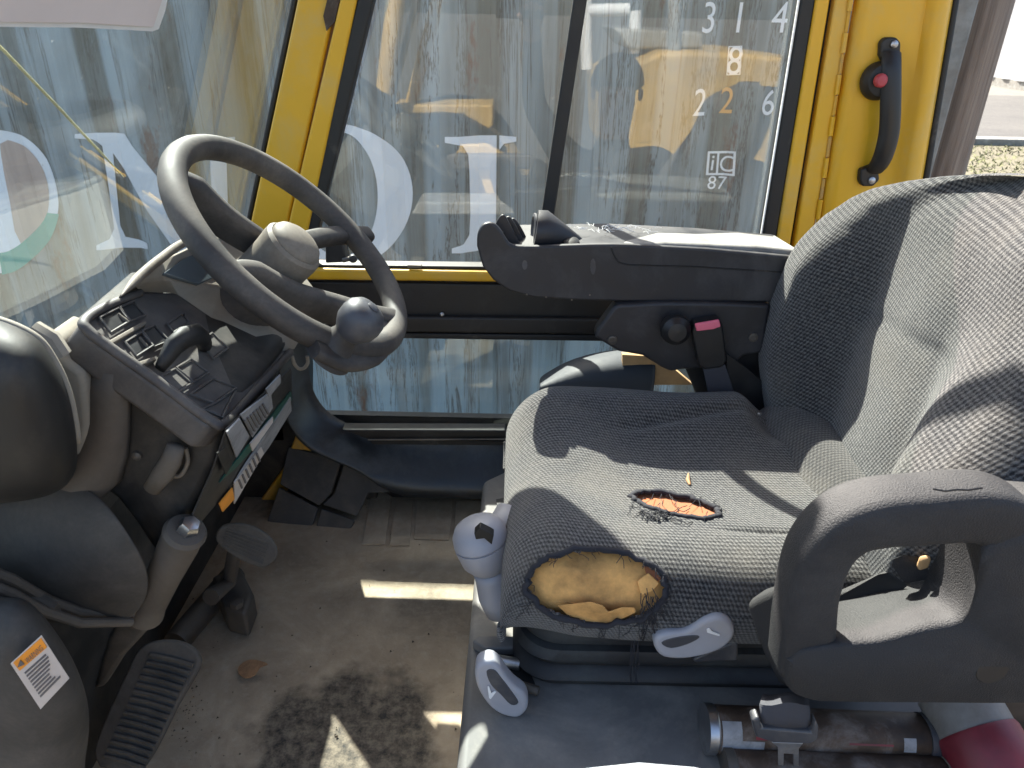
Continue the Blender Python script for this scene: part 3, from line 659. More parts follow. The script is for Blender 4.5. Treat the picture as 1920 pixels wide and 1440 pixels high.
MB().tube(edge, [.0048 * sstep(-1, 6, i) for i in range(len(edge))], 12).build('binnacle_visor', M['hub'], cn, ang=180)
sidep = [tp(*p, .002) for p in [(470, 652), (555, 652), (548, 645), (605, 560)]]
# column body below
npoly = [(195, 668), (300, 728), (420, 802), (408, 868), (380, 930), (345, 985), (296, 1056), (250, 985), (215, 940), (168, 906), (180, 800)]
MB().prism(ats(npoly, y=Y0 + .004), (0, .236, 0)).build('column_body', M['column'], cn, bevel=.012, seg=3)
# dusty fairing down the left edge
rows = []
for (px, py), wd in zip([(212, 690), (206, 740), (200, 800), (186, 850), (160, 895), (110, 930), (60, 950)], [.014, .017, .020, .026, .034, .04, .05]):
    c = at(px, py, y=Y0 + .0); row = []
    for k in range(9):
        a_ = math.pi * (k / 8) ; row.append(c + Vector((-math.cos(a_) * wd, -math.sin(a_) * wd * .7, 0)))
    rows.append(row)
MB().grid(rows).build('fairing', M['post'], cn, ang=180, solid=.004)
MB().tube(ats([(330, 836), (322, 862), (306, 888), (284, 918)], y=Y0 - .014), [.0085, .010, .0105, .0085], 12, flat=.7).build('release_lever', M['post'], cn, ang=180)
rg_ = crom([(348, 840), (352, 866), (340, 890), (326, 893)], 5); MB().tube([at(p[0], p[1], y=Y0 - .003) for p in rg_], .0022, 8).build('lever_bezel', M['hub'], cn)
for px, py in ((258, 853), (325, 740 + 40)): MB().lathe([(.005, 0), (.005, .003), (.002, .005)], at(px, py, y=Y0 + .004), (0, -1, 0), 10).build('screw', M['dkmetal'], cn)
# decals on the face turned to the seat
fa, fb = at(414, 840, y=Y0), at(366, 955, y=Y0); fc = at(546, 740, y=.856)
PF = plane3(fa, fb, fc); PF = (PF[0] + PF[1] * .004, PF[1])
def dec(name, pts, mat, h=0, par=cn): return MB().prism([at(px, py, pl=(PF[0] + PF[1] * h, PF[1])) for px, py in pts], -PF[1] * .0015).build(name, mat, par)
dec('face_plate', [(425, 805), (546, 690), (549, 765), (470, 870), (372, 985), (362, 965), (400, 880)], M['black'], 0)
sk1 = dec('green_decal', [(432, 878), (545, 735), (548, 750), (508, 805), (440, 880), (412, 905)], M['green'], .002)
dec('label', [(452, 778), (508, 735), (512, 765), (474, 820), (464, 800)], M['label'], .003)
dec('label', [(500, 730), (526, 703), (527, 718), (505, 745)], M['label'], .0035)
dec('label', [(426, 810), (450, 785), (468, 818), (444, 858)], M['label'], .003)
dec('label', [(470, 832), (512, 782), (512, 792), (474, 846)], M['label2'], .004)
lb = dec('label', [(440, 905), (460, 872), (545, 745), (547, 770), (505, 838), (442, 925)], M['label'], .003)
lb2 = dec('label', [(440, 905), (490, 838), (495, 850), (440, 945)], M['label2'], .0035)
wl_ = dec('warning_label', [(412, 945), (436, 915), (440, 936), (418, 960)], M['orange'], .004)
dec('key_switch', [(408, 850), (424, 838), (436, 870), (424, 890)], M['gloss'], .006)
for i in range(7):
    t = i / 7; x0, y0 = 455 + 40 * t, 790 - 36 * t
    dec('print_line', [(x0 + 4, y0), (x0 + 6, y0 - 2), (x0 + 20 - 4 * t, y0 + 24 - 8 * t), (x0 + 18 - 4 * t, y0 + 26 - 8 * t)], M['print'], .005)
for i in range(6):
    t = i / 6; x0, y0 = 448 + 40 * t, 902 - 60 * t
    dec('print_line', [(x0, y0), (x0 + 2, y0 - 3), (x0 + 8, y0 + 12), (x0 + 6, y0 + 15)], M['print'], .0055)
# coiled lead by the spinner knob
pts = []
c0, c1 = at(600, 612, y=.93), at(612, 575, y=.93)
for i in range(90):
    t = i / 89; a_ = t * 2 * math.pi * 6; c = c0.lerp(c1, t); pts.append(c + Vector((math.cos(a_) * .010, math.sin(a_) * .008, 0)))
tag(MB().tube(pts, .0018, 6).build('coiled_cable', M['black']), 'small black coiled cable behind the spinner knob', 'cable')
# ---------------------------------------------------------------- near left: mirror housing, cowl
mh = thing('mirror_housing', 'large glossy black rounded mirror housing with dusty top at far left', 'mirror', tuple(at(40, 930, y=.5)))
outl = crom([(-110, 590), (-20, 596), (60, 628), (98, 672), (128, 740), (144, 830), (138, 890), (100, 925), (20, 942), (-80, 945), (-190, 900), (-210, 760), (-180, 650)], 5, closed=True)
rows = []
ctr = np.array([-30., 775.])
for k, (s_, yo) in enumerate([(.05, -.052), (.35, -.05), (.6, -.044), (.8, -.033), (.93, -.016), (1.0, .004), (1.0, .05), (.9, .09), (.6, .12), (.1, .13)]):
    row = []
    for p in outl:
        q = ctr + (np.array(p) - ctr) * s_; c = at(q[0], q[1], y=.52 + yo); row.append(c)
    rows.append(row)
MB().grid(rows, closed=True, caps=True).build('shell', M['gloss'], mh, ang=180)
rimm = [at(p[0], p[1], y=.530) for p in outl[5:26]]; MB().tube(rimm, .0035, 8).build('shell_lip', M['dusty'], mh, ang=180)  # pale tube painting the sunlit, dusty upper edge of the shell
MB().prism(ats([(70, 632), (105, 650), (112, 672), (152, 700), (158, 722), (165, 800), (150, 860), (120, 850), (90, 700)], y=.60), (0, .06, 0)).build('bracket', M['dusty'], mh, bevel=.008, seg=3)
MB().tube(ats([(60, 622), (92, 640), (110, 668)], y=.585), .011, 10).build('bracket_arm', M['dusty'], mh)
cw = thing('front_cowl', 'dust covered grey cowl at the foot of the windscreen', 'cowl', tuple(at(100, 1100, y=.6)))
grid_px = [[(-160, 850), (-60, 872), (60, 900), (165, 905)], [(-160, 960), (-60, 968), (80, 975), (215, 960)], [(-160, 1060), (-40, 1050), (110, 1060), (255, 1020)], [(-160, 1180), (20, 1090), (170, 1140), (288, 1078)], [(-160, 1260), (60, 1150), (190, 1200), (275, 1150)]]
ydep = [.60, .575, .565, .575, .60]
rows = [[at(px, py, y=yy) for px, py in r] for r, yy in zip(grid_px, ydep)]
MB().grid(rows).build('cowl_panel', M['cowl'], cw, sub=2, solid=.006)
cap_ = [at(px, py, y=.62 + .10 * i) for i, (px, py) in enumerate([(0, 0)])] if False else None
MB().prism([at(-160, 850, y=.60), at(165, 905, y=.60), at(165, 905, y=.60) + Vector((-.05, .5, .02)), at(-160, 850, y=.60) + Vector((-.02, .5, .02))], (0, 0, -.02)).build('cowl_top', M['cowl'], cw, bevel=.008)
MB().prism([(wsx(.34), .60, .30), (wsx(.34), 1.358, .30), (wsx(.61) - .004, 1.358, .61), (wsx(.61) - .004, .60, .61)], (-.05, 0, 0)).build('dash_ledge', M['cowl'], cw, bevel=.01)
MB().prism([(-.60, .40, -.0), (-.60, 1.36, 0), (-.60, 1.36, .35), (-.60, .40, .35)], (-.03, 0, 0)).build('firewall', M['column'], cw)
MB().prism([(-.62, 1.36, -.02), (-.30, 1.36, -.02), (-.30, 1.36, .06), (-.44, 1.36, .20), (-.475, 1.36, .61), (-.62, 1.36, .61)], (0, .02, 0)).build('kick_panel', M['column'], cw, bevel=.004)  # added panel: fills the dark corner, upper part blocks stray sun
# pivot post with bolt and linkage rods
pv = thing('pivot_post', 'dusty steel pivot post with a bright bolt head and two linkage rods', 'pedal linkage', tuple(at(270, 1150, y=.6)))
A, B = at(345, 1002, y=.60), at(272, 1150, y=.63)
MB().tube([A, A.lerp(B, .12), A.lerp(B, .5), A.lerp(B, .9), B], [.020, .0205, .0185, .0185, .021], 20).build('post', M['post'], pv, ang=50)
axd = (A - B).normalized()
MB().lathe([(.021, -.004), (.022, .004), (.019, .009), (.012, .010)], A, axd, 24).build('collar', M['post'], pv)
MB().lathe([(.011, .009), (.011, .018), (.009, .022), (.004, .023)], A, axd + Vector((.15, 0, .1)), 6).build('bolt', M['metal'], pv)
MB().tube([at(px, py, y=yy) for px, py, yy in [(-40, 1062, .52), (20, 1085, .535), (90, 1125, .56), (150, 1147, .58), (250, 1150, .61)]], .0052, 10).build('rod', M['post'], pv)
MB().tube([at(px, py, y=yy) for px, py, yy in [(-40, 1088, .50), (20, 1112, .515), (80, 1145, .54), (150, 1168, .56), (245, 1166, .60)]], .0052, 10).build('rod', M['post'], pv)
MB().prism(ats([(-40, 1075), (20, 1098), (100, 1142), (105, 1162), (40, 1140), (-40, 1105)], y=.545), (0, .01, 0)).build('link_plate', M['dkmetal'], pv)
MB().prism(ats([(235, 1140), (296, 1130), (288, 1172), (232, 1232), (195, 1290), (172, 1296), (200, 1200)], y=.62), (0, .05, 0)).build('bracket', M['column'], pv, bevel=.008)
# cover with warning sticker
cv = thing('pedal_cover', 'rounded dark cover with an orange headed warning sticker at lower left', 'cover', tuple(at(60, 1400, y=.45)))
rows = []
for k, (s_, yo) in enumerate([(.02, -.02), (.4, -.018), (.7, -.010), (.88, .004), (.97, .02), (1.0, .045), (1.0, .10)]):
    rows.append([at(-30 + (px + 30) * s_, 1330 + (py - 1330) * s_, y=.47 + yo) for px, py in [tuple(q) for q in crom([(-160, 1130), (0, 1118), (55, 1130), (105, 1185), (145, 1255), (166, 1330), (160, 1420), (120, 1560), (-160, 1600), (-240, 1350)], 4, closed=True)]])
MB().grid(rows, closed=True, caps=True).build('cover_shell', M['cowl'], cv, ang=180)
sa = at(20, 1243, y=.448); sb = at(82, 1330, y=.462); scn = at(75, 1192, y=.458); PS = plane3(sa, sb, scn); PS = (PS[0] + PS[1] * .007, PS[1])
def stk(name, pts, mat, h): return MB().prism([at(px, py, pl=(PS[0] + PS[1] * h, PS[1])) for px, py in pts], -PS[1] * .0008).build(name, mat, cv)
stk('sticker', [(20, 1245), (78, 1192), (130, 1272), (76, 1330)], M['label2'], .001)
stk('sticker_header', [(25, 1243), (77, 1197), (88, 1214), (37, 1258)], M['orange'], .002)
def lerp2(a_, b_, t): return (a_[0] + (b_[0] - a_[0]) * t, a_[1] + (b_[1] - a_[1]) * t)
tq = [(39, 1264), (90, 1219), (126, 1271), (77, 1322)]
for i in range(9):
    t = (i + .5) / 10.5; l0, r0 = lerp2(tq[0], tq[3], t), lerp2(tq[1], tq[2], t); e0 = .10; e1 = .62 + .3 * rng.random()
    a0, a1 = lerp2(l0, r0, e0), lerp2(l0, r0, e1)
    stk('print_line', [a0, a1, (a1[0] + 1.6, a1[1] + 2.2), (a0[0] + 1.6, a0[1] + 2.2)], M['print'], .002)
wm = curve_mesh(text='WARNING', size=1.0)
wx = [v.co.x for v in wm.vertices]; wy = [v.co.y for v in wm.vertices]; wx0, wx1, wy0, wy1 = min(wx), max(wx), min(wy), max(wy)
for v in wm.vertices:
    tx, ty = (v.co.x - wx0) / (wx1 - wx0), (v.co.y - wy0) / (wy1 - wy0)
    pq = lerp2(lerp2((52, 1245), (82, 1218), tx), lerp2((46, 1236), (76, 1209), tx), ty)
    v.co = at(pq[0], pq[1], pl=(PS[0] + PS[1] * .0026, PS[1])) - ORG[cv]
wm.materials.clear(); wm.materials.append(M['print']); wm.name = 'header_text'
wo = bpy.data.objects.new('header_text', wm); COL.objects.link(wo); wo.parent = cv
stk('warning_triangle', [(33, 1252), (38, 1238), (46, 1246)], M['print'], .003)
# pedals
ap = thing('accelerator_pedal', 'long black accelerator pedal with cross ribs at lower left', 'pedal', tuple(at(200, 1440, z=.03)))
pa, pb_, pc_ = at(215, 1420, z=.06), at(330, 1215, z=.17), at(280, 1425, z=.06); PP = plane3(pa, pb_, pc_)
def pd(px, py, h=0): return at(px, py, pl=(PP[0] + PP[1] * h, PP[1]))
op = [V(q) for q in crom([pd(*p) for p in [(186, 1440), (176, 1405), (200, 1340), (236, 1262), (262, 1215), (300, 1200), (345, 1206), (372, 1232), (366, 1262), (330, 1325), (290, 1405), (262, 1448)]], 4)]
MB().prism(op, -PP[1] * .014).build('pedal_pad', M['pedal'], ap, bevel=.004, seg=3)
for i in range(15):
    t = i / 14; l0, r0 = lerp2((196, 1418), (282, 1228), t), lerp2((272, 1440), (362, 1248), t)
    MB().tube([pd(l0[0], l0[1], .001), pd((l0[0] + r0[0]) / 2, (l0[1] + r0[1]) / 2 - 2, .0016), pd(r0[0], r0[1], .001)], .0036, 8, flat=.8).build('tread_rib', M['pedal'], ap)
bk = thing('brake_pedal', 'worn grey ribbed brake pedal pad behind the pivot post', 'pedal', tuple(at(460, 1040, z=.05)))
pa, pb_, pc_ = at(420, 990, z=.20), at(515, 1030, z=.155), at(480, 1065, z=.13); PB = plane3(pa, pb_, pc_)
def bd(px, py, h=0): return at(px, py, pl=(PB[0] + PB[1] * h, PB[1]))
op = [V(q) for q in crom([bd(*p) for p in [(405, 1015), (412, 990), (440, 982), (480, 990), (512, 1015), (520, 1040), (508, 1058), (485, 1064), (440, 1045)]], 4, closed=True)]
MB().prism(op, -PB[1] * .014).build('pedal_pad', M['pedal'], bk, bevel=.004, seg=3)
for i in range(7):
    t = i / 6; l0, r0 = lerp2((425, 992), (415, 1022), t), lerp2((505, 1018), (492, 1058), t)
    MB().tube([bd(*l0, .0008), bd(*r0, .0008)], .0017, 6).build('tread_rib', M['pedal'], bk)
MB().tube([bd(440, 1030, -.015), at(430, 1090, z=.08), at(395, 1120, z=.10)], [.012, .013, .015], 10).build('pedal_arm', M['dkmetal'], bk)
tr_ = thing('pedal_bracket', 'grimy dark steel bracket bolted to the floor below the brake pedal', 'bracket', tuple(at(440, 1130, z=0)))
MB().prism([at(*p, z=.06) for p in [(395, 1080), (450, 1060), (475, 1110), (460, 1150), (420, 1140)]], (0, 0, -.06)).build('bracket_plate', M['dkmetal'], tr_, bevel=.008)
MB().tube([at(330, 1205, z=.03), at(440, 1075, z=.03)], .022, 14).build('cross_shaft', M['dkmetal'], tr_)
for px, py in ((425, 1090), (445, 1135)): MB().lathe([(.012, 0), (.012, .01), (.006, .012)], at(px, py, z=.062), (0, 0, 1), 6).build('bolt', M['dkmetal'], tr_)
# floor mat pads by the door
fmn = thing('floor_mat', 'ribbed dirty rubber mat pads on the cab floor by the door sill', 'floor mat', tuple(at(700, 960, z=0)))
pads = [
        [(700, 905), (735, 930), (722, 1020), (678, 1020)], [(742, 935), (775, 938), (768, 1022), (730, 1022)], [(782, 938), (850, 938), (842, 1012), (776, 1010)], [(856, 938), (905, 938), (895, 1005), (850, 1008)]]
M['toe'] = plain('dark_ribbed_toe_board', (.065, .062, .060), .8, var=.3, vs=20, dust=(.16, .14, .11), damt=.40)
tz = plane3(at(505, 975, z=.004), at(690, 990, z=.004), at(560, 845, z=.135))
for p in ([(540, 838), (640, 860), (620, 925), (597, 948), (524, 908)], [(522, 914), (595, 953), (583, 992), (500, 978)], [(647, 862), (712, 896), (735, 922), (690, 925), (668, 968), (604, 946), (626, 925)], [(602, 954), (664, 976), (655, 996), (590, 994)]):
    MB().prism([at(*q, pl=tz) for q in p], -tz[1] * .012).build('toe_plate', M['toe'], fmn, bevel=.003)
for i, p in enumerate(pads):
    MB().prism([at(*q, z=.0035) for q in p], (0, 0, -.0032)).build('mat_pad', M['floor'], fmn, bevel=.002)
lf = thing('dead_leaf', 'curled brown dead leaf lying on the cab floor', 'leaf', tuple(at(470, 1255, z=.004)))
op = [V(q) for q in crom([at(px, py, z=.006 + (.012 if px > 480 else .002)) for px, py in [(447, 1262), (450, 1248), (468, 1238), (488, 1240), (502, 1246), (488, 1252), (478, 1266), (460, 1272)]], 4, closed=True)]
MB().prism(op, (0, 0, .0012)).build('leaf_blade', M['leaf'], lf)
# crumbs of dirt
mb = MB()
for i in range(300):
    px, py = 330 + rng.random() * 530, 880 + rng.random() * 560
    if rng.random() < .4: px, py = rng.normal(350, 22), rng.normal(1340, 40)
    elif rng.random() < .3: px, py = rng.normal(640, 22), rng.normal(920, 22)
    p = at(px, py, z=.002); s_ = .0006 + rng.random() ** 3 * .0022
    mb.add([p + Vector((s_, 0, 0)), p + Vector((-s_ * .6, s_, 0)), p + Vector((-s_ * .5, -s_, 0)), p + Vector((0, 0, s_ * 1.1))], [(0, 1, 3), (1, 2, 3), (2, 0, 3), (0, 2, 1)])
tag(mb.build('dirt_crumbs', plain('dirt_crumb', (.10, .075, .05), .9, var=.8, vs=200), smooth=False), 'scattered crumbs of dirt and straw on the cab floor', 'dirt', kind='stuff')
# ================================================================== SEAT PEDESTAL
hd = thing('engine_hood', 'dusty grey hood plate carrying the seat', 'hood', (.3, .8, 0))
HZ = .24
hx = -.055
MB().prism([(hx, .40, HZ), (hx + .004, .80, HZ), (hx + .006, 1.10, HZ), (.02, 1.16, HZ), (.85, 1.16, HZ), (.85, .40, HZ)], (0, 0, -.235)).build('hood_shell', M['hood'], hd, bevel=.012, seg=3)
q = [at(*p, z=HZ + .002) for p in [(884, 1198), (968, 1205), (972, 1318), (905, 1240)]]
rc = [at(*p, z=HZ + .003) for p in [(905, 1212), (975, 1214), (1010, 1300), (940, 1262), (908, 1240)]]
MB().prism(rc, (0, 0, .001)).build('recess', M['seal'], hd)
MB().prism([at(*p, z=HZ + .001) for p in [(930, 938), (968, 930), (968, 946), (934, 960)]], (0, 0, .002)).build('hood_slot', M['seal'], hd)
MB().prism([at(*p, z=HZ + .016) for p in [(884, 1200), (898, 1190), (976, 1192), (976, 1214), (912, 1216)]], (0, 0, -.016)).build('recess_lip', M['hood'], hd, bevel=.003)
MB().tube([at(900, 1232, z=HZ + .012), at(975, 1246, z=HZ + .012)], .0075, 14).build('slide_rail', M['metal'], hd)
MB().tube([at(940, 1275, z=HZ + .010), at(1010, 1296, z=HZ + .010)], .006, 12).build('slide_rod', M['dkmetal'], hd)
# seat base debris strip and lighter step plate at the bottom edge of the photo
stp = MB().tube([at(px, py, y=.40) for px, py in [(1000, 1478), (1100, 1460), (1200, 1452), (1300, 1458), (1400, 1474)]], [.006, .008, .009, .008, .006], 16)
tag(stp.build('door_check', M['lever'], ang=180), 'pale blurred metal bar at the very bottom edge near the camera', 'bar')
# ================================================================== SEAT
st = thing('operator_seat', 'worn black and grey knit fabric operator seat with torn cushion', 'seat', (.25, .83, HZ))
# suspension bellows
def rrect(x0, x1, y0, y1, r, z, n=8):
    pts = []
    for cx, cy, a0 in ((x1 - r, y1 - r, 0), (x0 + r, y1 - r, 90), (x0 + r, y0 + r, 180), (x1 - r, y0 + r, 270)):
        for k in range(n + 1):
            a_ = math.radians(a0 + 90 * k / n); pts.append(V((cx + r * math.cos(a_), cy + r * math.sin(a_), z)))
    return pts
rows = []
for z, d in ((.240, .012), (.244, -.004), (.256, -.010), (.268, -.004), (.272, .014), (.276, -.002), (.288, -.008), (.300, -.003), (.304, .014), (.308, .0), (.322, -.004), (.345, .004)):
    rows.append(rrect(.018 + d, .46 - d, .655 + d, 1.02 - d, .05, z))
MB().grid(rows, closed=True, caps=True).build('suspension_bellows', M['bellows'], st, ang=50)
MB().prism(rrect(.03, .45, .66, 1.02, .05, .335), (0, 0, .02)).build('seat_pan', M['black'], st, bevel=.004)
# ---- cushion: parametric surface
sec = [(.655, .318), (.628, .345), (.612, .385), (.618, .420), (.640, .446), (.675, .456), (.72, .452), (.78, .444), (.84, .442), (.90, .448), (.945, .462), (.985, .476), (1.02, .470), (1.05, .445), (1.063, .41), (1.055, .36), (1.03, .325)]
SEC = np.array(crom(sec, 24))
CXF, CXR = -.008, .50
def cushion_pt(s, t, off=0.0):
    """s in 0..1 across (near side to far side), t in 0..1 front underside, nose, top to the rear"""
    i = s * (len(SEC) - 1); k = min(int(i), len(SEC) - 2); f_ = i - k; y, z = SEC[k] * (1 - f_) + SEC[k + 1] * f_
    zb = .318
    if t < .30:                     # nose: quarter ellipse from underside to top
        a_ = (t / .30) * math.pi * .62 - math.pi * .12
        x = CXF + .072 * (1 - math.cos(a_)); h = .44 + .56 * math.sin(a_)
        h = max(0.02, h)
        x = CXF + .075 * (1 - math.cos(max(a_, 0)) ) if a_ > 0 else CXF + .05 * (1 - math.cos(a_))
        x2 = x
    else:
        x2 = CXF + .075 + (t - .30) / .70 * (CXR - CXF - .075); h = 1
    wd = 1 - .10 * (1 - sstep(CXF, CXF + .10, x2)) ** 1.0
    yc = .835
    y = yc + (y - yc) * wd
    # rear: far bolster ends in a rounded step, cushion dips toward the backrest
    rear = sstep(.345, .40, x2) * sstep(.90, .97, y)
    z -= rear * .035
    mid = math.exp(-((y - .83) / .13) ** 2); z -= mid * .008 * sstep(.05, .3, x2)
    z += .014 * math.exp(-((x2 - .06) / .07) ** 2) * math.exp(-((y - .83) / .22) ** 2)
    # sewn groove lines
    z -= .006 * math.exp(-((y - .700) / .006) ** 2) * sstep(.22, .30, x2)
    z -= .006 * math.exp(-((y - (.925 + .05 * sstep(.1, .38, x2))) / .009) ** 2) * sstep(.12, .2, x2) * (z > .43)
    z += .0022 * math.sin(31 * x2 + 9 * y) * math.sin(23 * y + 3) * (z > .40)
    z = zb + (z - zb) * h
    return Vector((x2, y, z))
NSX, NSY = 300, 300
def cushion_mesh(keep, shrink=0.0):
    P = [[cushion_pt(j / NSY, i / NSX) for j in range(NSY + 1)] for i in range(NSX + 1)]
    A = np.array([[tuple(p) for p in r] for r in P])
    if shrink:
        du = np.gradient(A, axis=0); dvv = np.gradient(A, axis=1); nn = np.cross(du, dvv); nn /= np.linalg.norm(nn, axis=2, keepdims=True) + 1e-12
        c = np.array([.25, .835, .38]); sg = np.sign(((A - c) * nn).sum(2, keepdims=True)); sg[sg == 0] = 1
        A = A - nn * sg * shrink
    us = np.concatenate([[0], np.cumsum(np.linalg.norm(np.diff(A[:, NSY // 2], axis=0), axis=1))])
    vs = np.concatenate([[0], np.cumsum(np.linalg.norm(np.diff(A[NSX // 2], axis=0), axis=1))])
    return A, us, vs
A0, US, VS = cushion_mesh(None)
def projn(A):
    d = A - np.array(CAM); k = d @ np.array(_f)
    return 960 + F * (d @ np.array(_r)) / k, 720 - F * (d @ np.array(_u)) / k
def in_ell(px, py, cx, cy, a_, b_, ang, wob=0):
    c, s_ = math.cos(ang), math.sin(ang); X = (px - cx) * c + (py - cy) * s_; Y = -(px - cx) * s_ + (py - cy) * c
    th = np.arctan2(Y / b_, X / a_); r = np.sqrt((X / a_) ** 2 + (Y / b_) ** 2)
    return r / (1 + wob * (np.sin(5 * th + 1) * .5 + np.sin(11 * th) * .3 + np.sin(23 * th + 2) * .35))
HOLES = [(1119, 1100, 131, 72, .06, .035), (1268, 946, 83, 19, .21, .06)]
def facing(A):
    du = np.gradient(A, axis=0); dvv = np.gradient(A, axis=1); nn = np.cross(du, dvv)
    c = np.array([.25, .835, .38]); sg = np.sign(((A - c) * nn).sum(2, keepdims=True)); nn = nn * sg
    return ((np.array(CAM) - A) * nn).sum(2) > 0
def sub_surface(A, name, mat, keep, parent, uv=True, **kw):
    idx = -np.ones(A.shape[:2], int); fs = []; n = 0; vs_ = []; uvs = []
    m0, m1 = A.shape[0] - 1, A.shape[1] - 1
    mb = MB()
    for i in range(m0):
        for j in range(m1):
            if not keep[i, j]: continue
            f_ = []
            for a_, b_ in ((i, j), (i, j + 1), (i + 1, j + 1), (i + 1, j)):
                if idx[a_, b_] < 0:
                    idx[a_, b_] = n; n += 1; mb.v.append(Vector(A[a_, b_])); uvs.append((US[a_], VS[b_]) if uv else (0, 0))
                f_.append(idx[a_, b_])
            mb.f.append(tuple(f_))
    return mb.build(name, mat, parent, uvs=uvs, ang=180, **kw), idx
PXX, PYY = projn(A0); FC = facing(A0)
inh = np.zeros(A0.shape[:2], bool)
for h in HOLES: inh |= (in_ell(PXX, PYY, *h) < 1) & FC
keep = ~(inh[:-1, :-1] & inh[1:, :-1] & inh[:-1, 1:] & inh[1:, 1:])
# snap the ragged grid steps onto the tear outline
A1 = A0.copy()
cu, _ = sub_surface(A1, 'cushion', M['fabric'], keep, st, solid=.004)
# foam seen through the tears, a few millimetres below the cover
A2, _, _ = cushion_mesh(None, .013)
nzf = np.zeros(A2.shape[:2])
yy_, xx_ = np.meshgrid(np.arange(NSY + 1), np.arange(NSX + 1))
for fx, fy, am in ((.05, .03, .004), (.11, .08, .002), (.02, .16, .0015)): nzf += am * np.sin(xx_ * fx * 2 + 1.3) * np.cos(yy_ * fy * 2 + .4)
A2[..., 2] += nzf * .8
PX2, PY2 = PXX, PYY
A3, _, _ = cushion_mesh(None, .005)
for h, mm, A2 in zip(HOLES, ('foam', 'foam2'), (A2, A3)):
    g_ = (in_ell(PX2, PY2, h[0], h[1], h[2] * 1.22, h[3] * 1.45, h[4]) < 1) & FC
    kf = g_[:-1, :-1] & g_[1:, 1:]
    sub_surface(A2, 'foam', M[mm], kf, cu, uv=False)
# frayed rims and loose threads round the tears
def surf_at(px, py, lift=.0):
    d = (PXX - px) ** 2 + (PYY - py) ** 2; d[~FC] = 1e9; i, j = np.unravel_index(np.argmin(d), d.shape)
    p = Vector(A0[i, j]); return p + (CAM - p).normalized() * lift
for h in HOLES:
    cx, cy, a_, b_, ang, wob = h; pts = []
    for k in range(72):
        th = 2 * math.pi * k / 72; rr = 1 + .02 * math.sin(9 * th) + .02 * rng.normal()
        X, Y = a_ * rr * math.cos(th), b_ * rr * math.sin(th)
        pts.append(surf_at(cx + X * math.cos(ang) - Y * math.sin(ang), cy + X * math.sin(ang) + Y * math.cos(ang), .001))
    MB().tube(pts, [.0030 + .0012 * rng.random() for _ in pts], 7, closed=True).build('frayed_edge', M['fray'], cu, ang=180)
mb = MB()
def thread(px, py, dx, dy, r=.0005, lift=.004):
    n = 6; pts = []
    for k in range(n):
        t = k / (n - 1); pts.append(surf_at(px + dx * t + rng.normal() * 2, py + dy * t + rng.normal() * 2, lift * math.sin(math.pi * t) + .0015))
    mb.tube(pts, r, 4, caps=False)
for i in range(70):
    th = rng.random() * 6.28; h = HOLES[0] if i < 52 else HOLES[1]
    x, y = h[0] + h[2] * math.cos(th), h[1] + h[3] * math.sin(th); thread(x, y, rng.normal() * 14 + 8 * math.cos(th), 6 + abs(rng.normal()) * 16, .0004)
for i in range(26): thread(1215 + rng.normal() * 10, 1085 + rng.random() * 90, rng.normal() * 16, 30 + rng.random() * 40, .0005)
for i in range(26): thread(1195 + rng.random() * 70, 955 + rng.random() * 20, 14 + rng.normal() * 14, rng.normal() * 9, .0006, .008)
o = mb.build('loose_threads', M['fray'], cu); o['kind'] = 'stuff'
# hanging thread down over the bellows
mb = MB()
for i in range(5):
    x = 1192 + rng.normal() * 5; mb.tube([at(x + rng.normal() * 3, 1190 + k * 18, y=.637) for k in range(6)], .0007, 4)
o = mb.build('hanging_threads', M['fray'], cu); o['kind'] = 'stuff'
# curled foam flaps at the bottom of the big tear
def flap(pts, lift, mat, name='foam_flap'):
    P = [surf_at(px, py, l_) for (px, py), l_ in zip(pts, lift)]
    MB().prism(P, (CAM - P[0]).normalized() * -.004).build(name, mat, cu, bevel=.0015)
flap([(1045, 1136), (1062, 1133), (1082, 1130), (1108, 1128), (1132, 1134), (1140, 1146), (1165, 1139), (1190, 1140), (1192, 1147), (1165, 1163), (1135, 1171), (1095, 1165), (1062, 1152)], [-.002, .0, .002, .003, .003, .002, .003, .002, 0, -.003, -.004, -.004, -.003], M['foam'])
flap([(1205, 1050), (1232, 1048), (1246, 1068), (1240, 1088), (1222, 1092), (1212, 1078)], [-.008, -.006, -.004, -.004, -.006, -.008], M['foam2'])
flap([(1196, 1088), (1216, 1072), (1236, 1092), (1222, 1108), (1200, 1118)], [-.007, -.004, -.002, -.003, -.006], M['foam'])
MB().tube([surf_at(1292, 888, .004), surf_at(1291, 900, .006), surf_at(1294, 908, .003)], [.001, .003, .0015], 8).build('leaf_scrap', M['leaf'], cu)
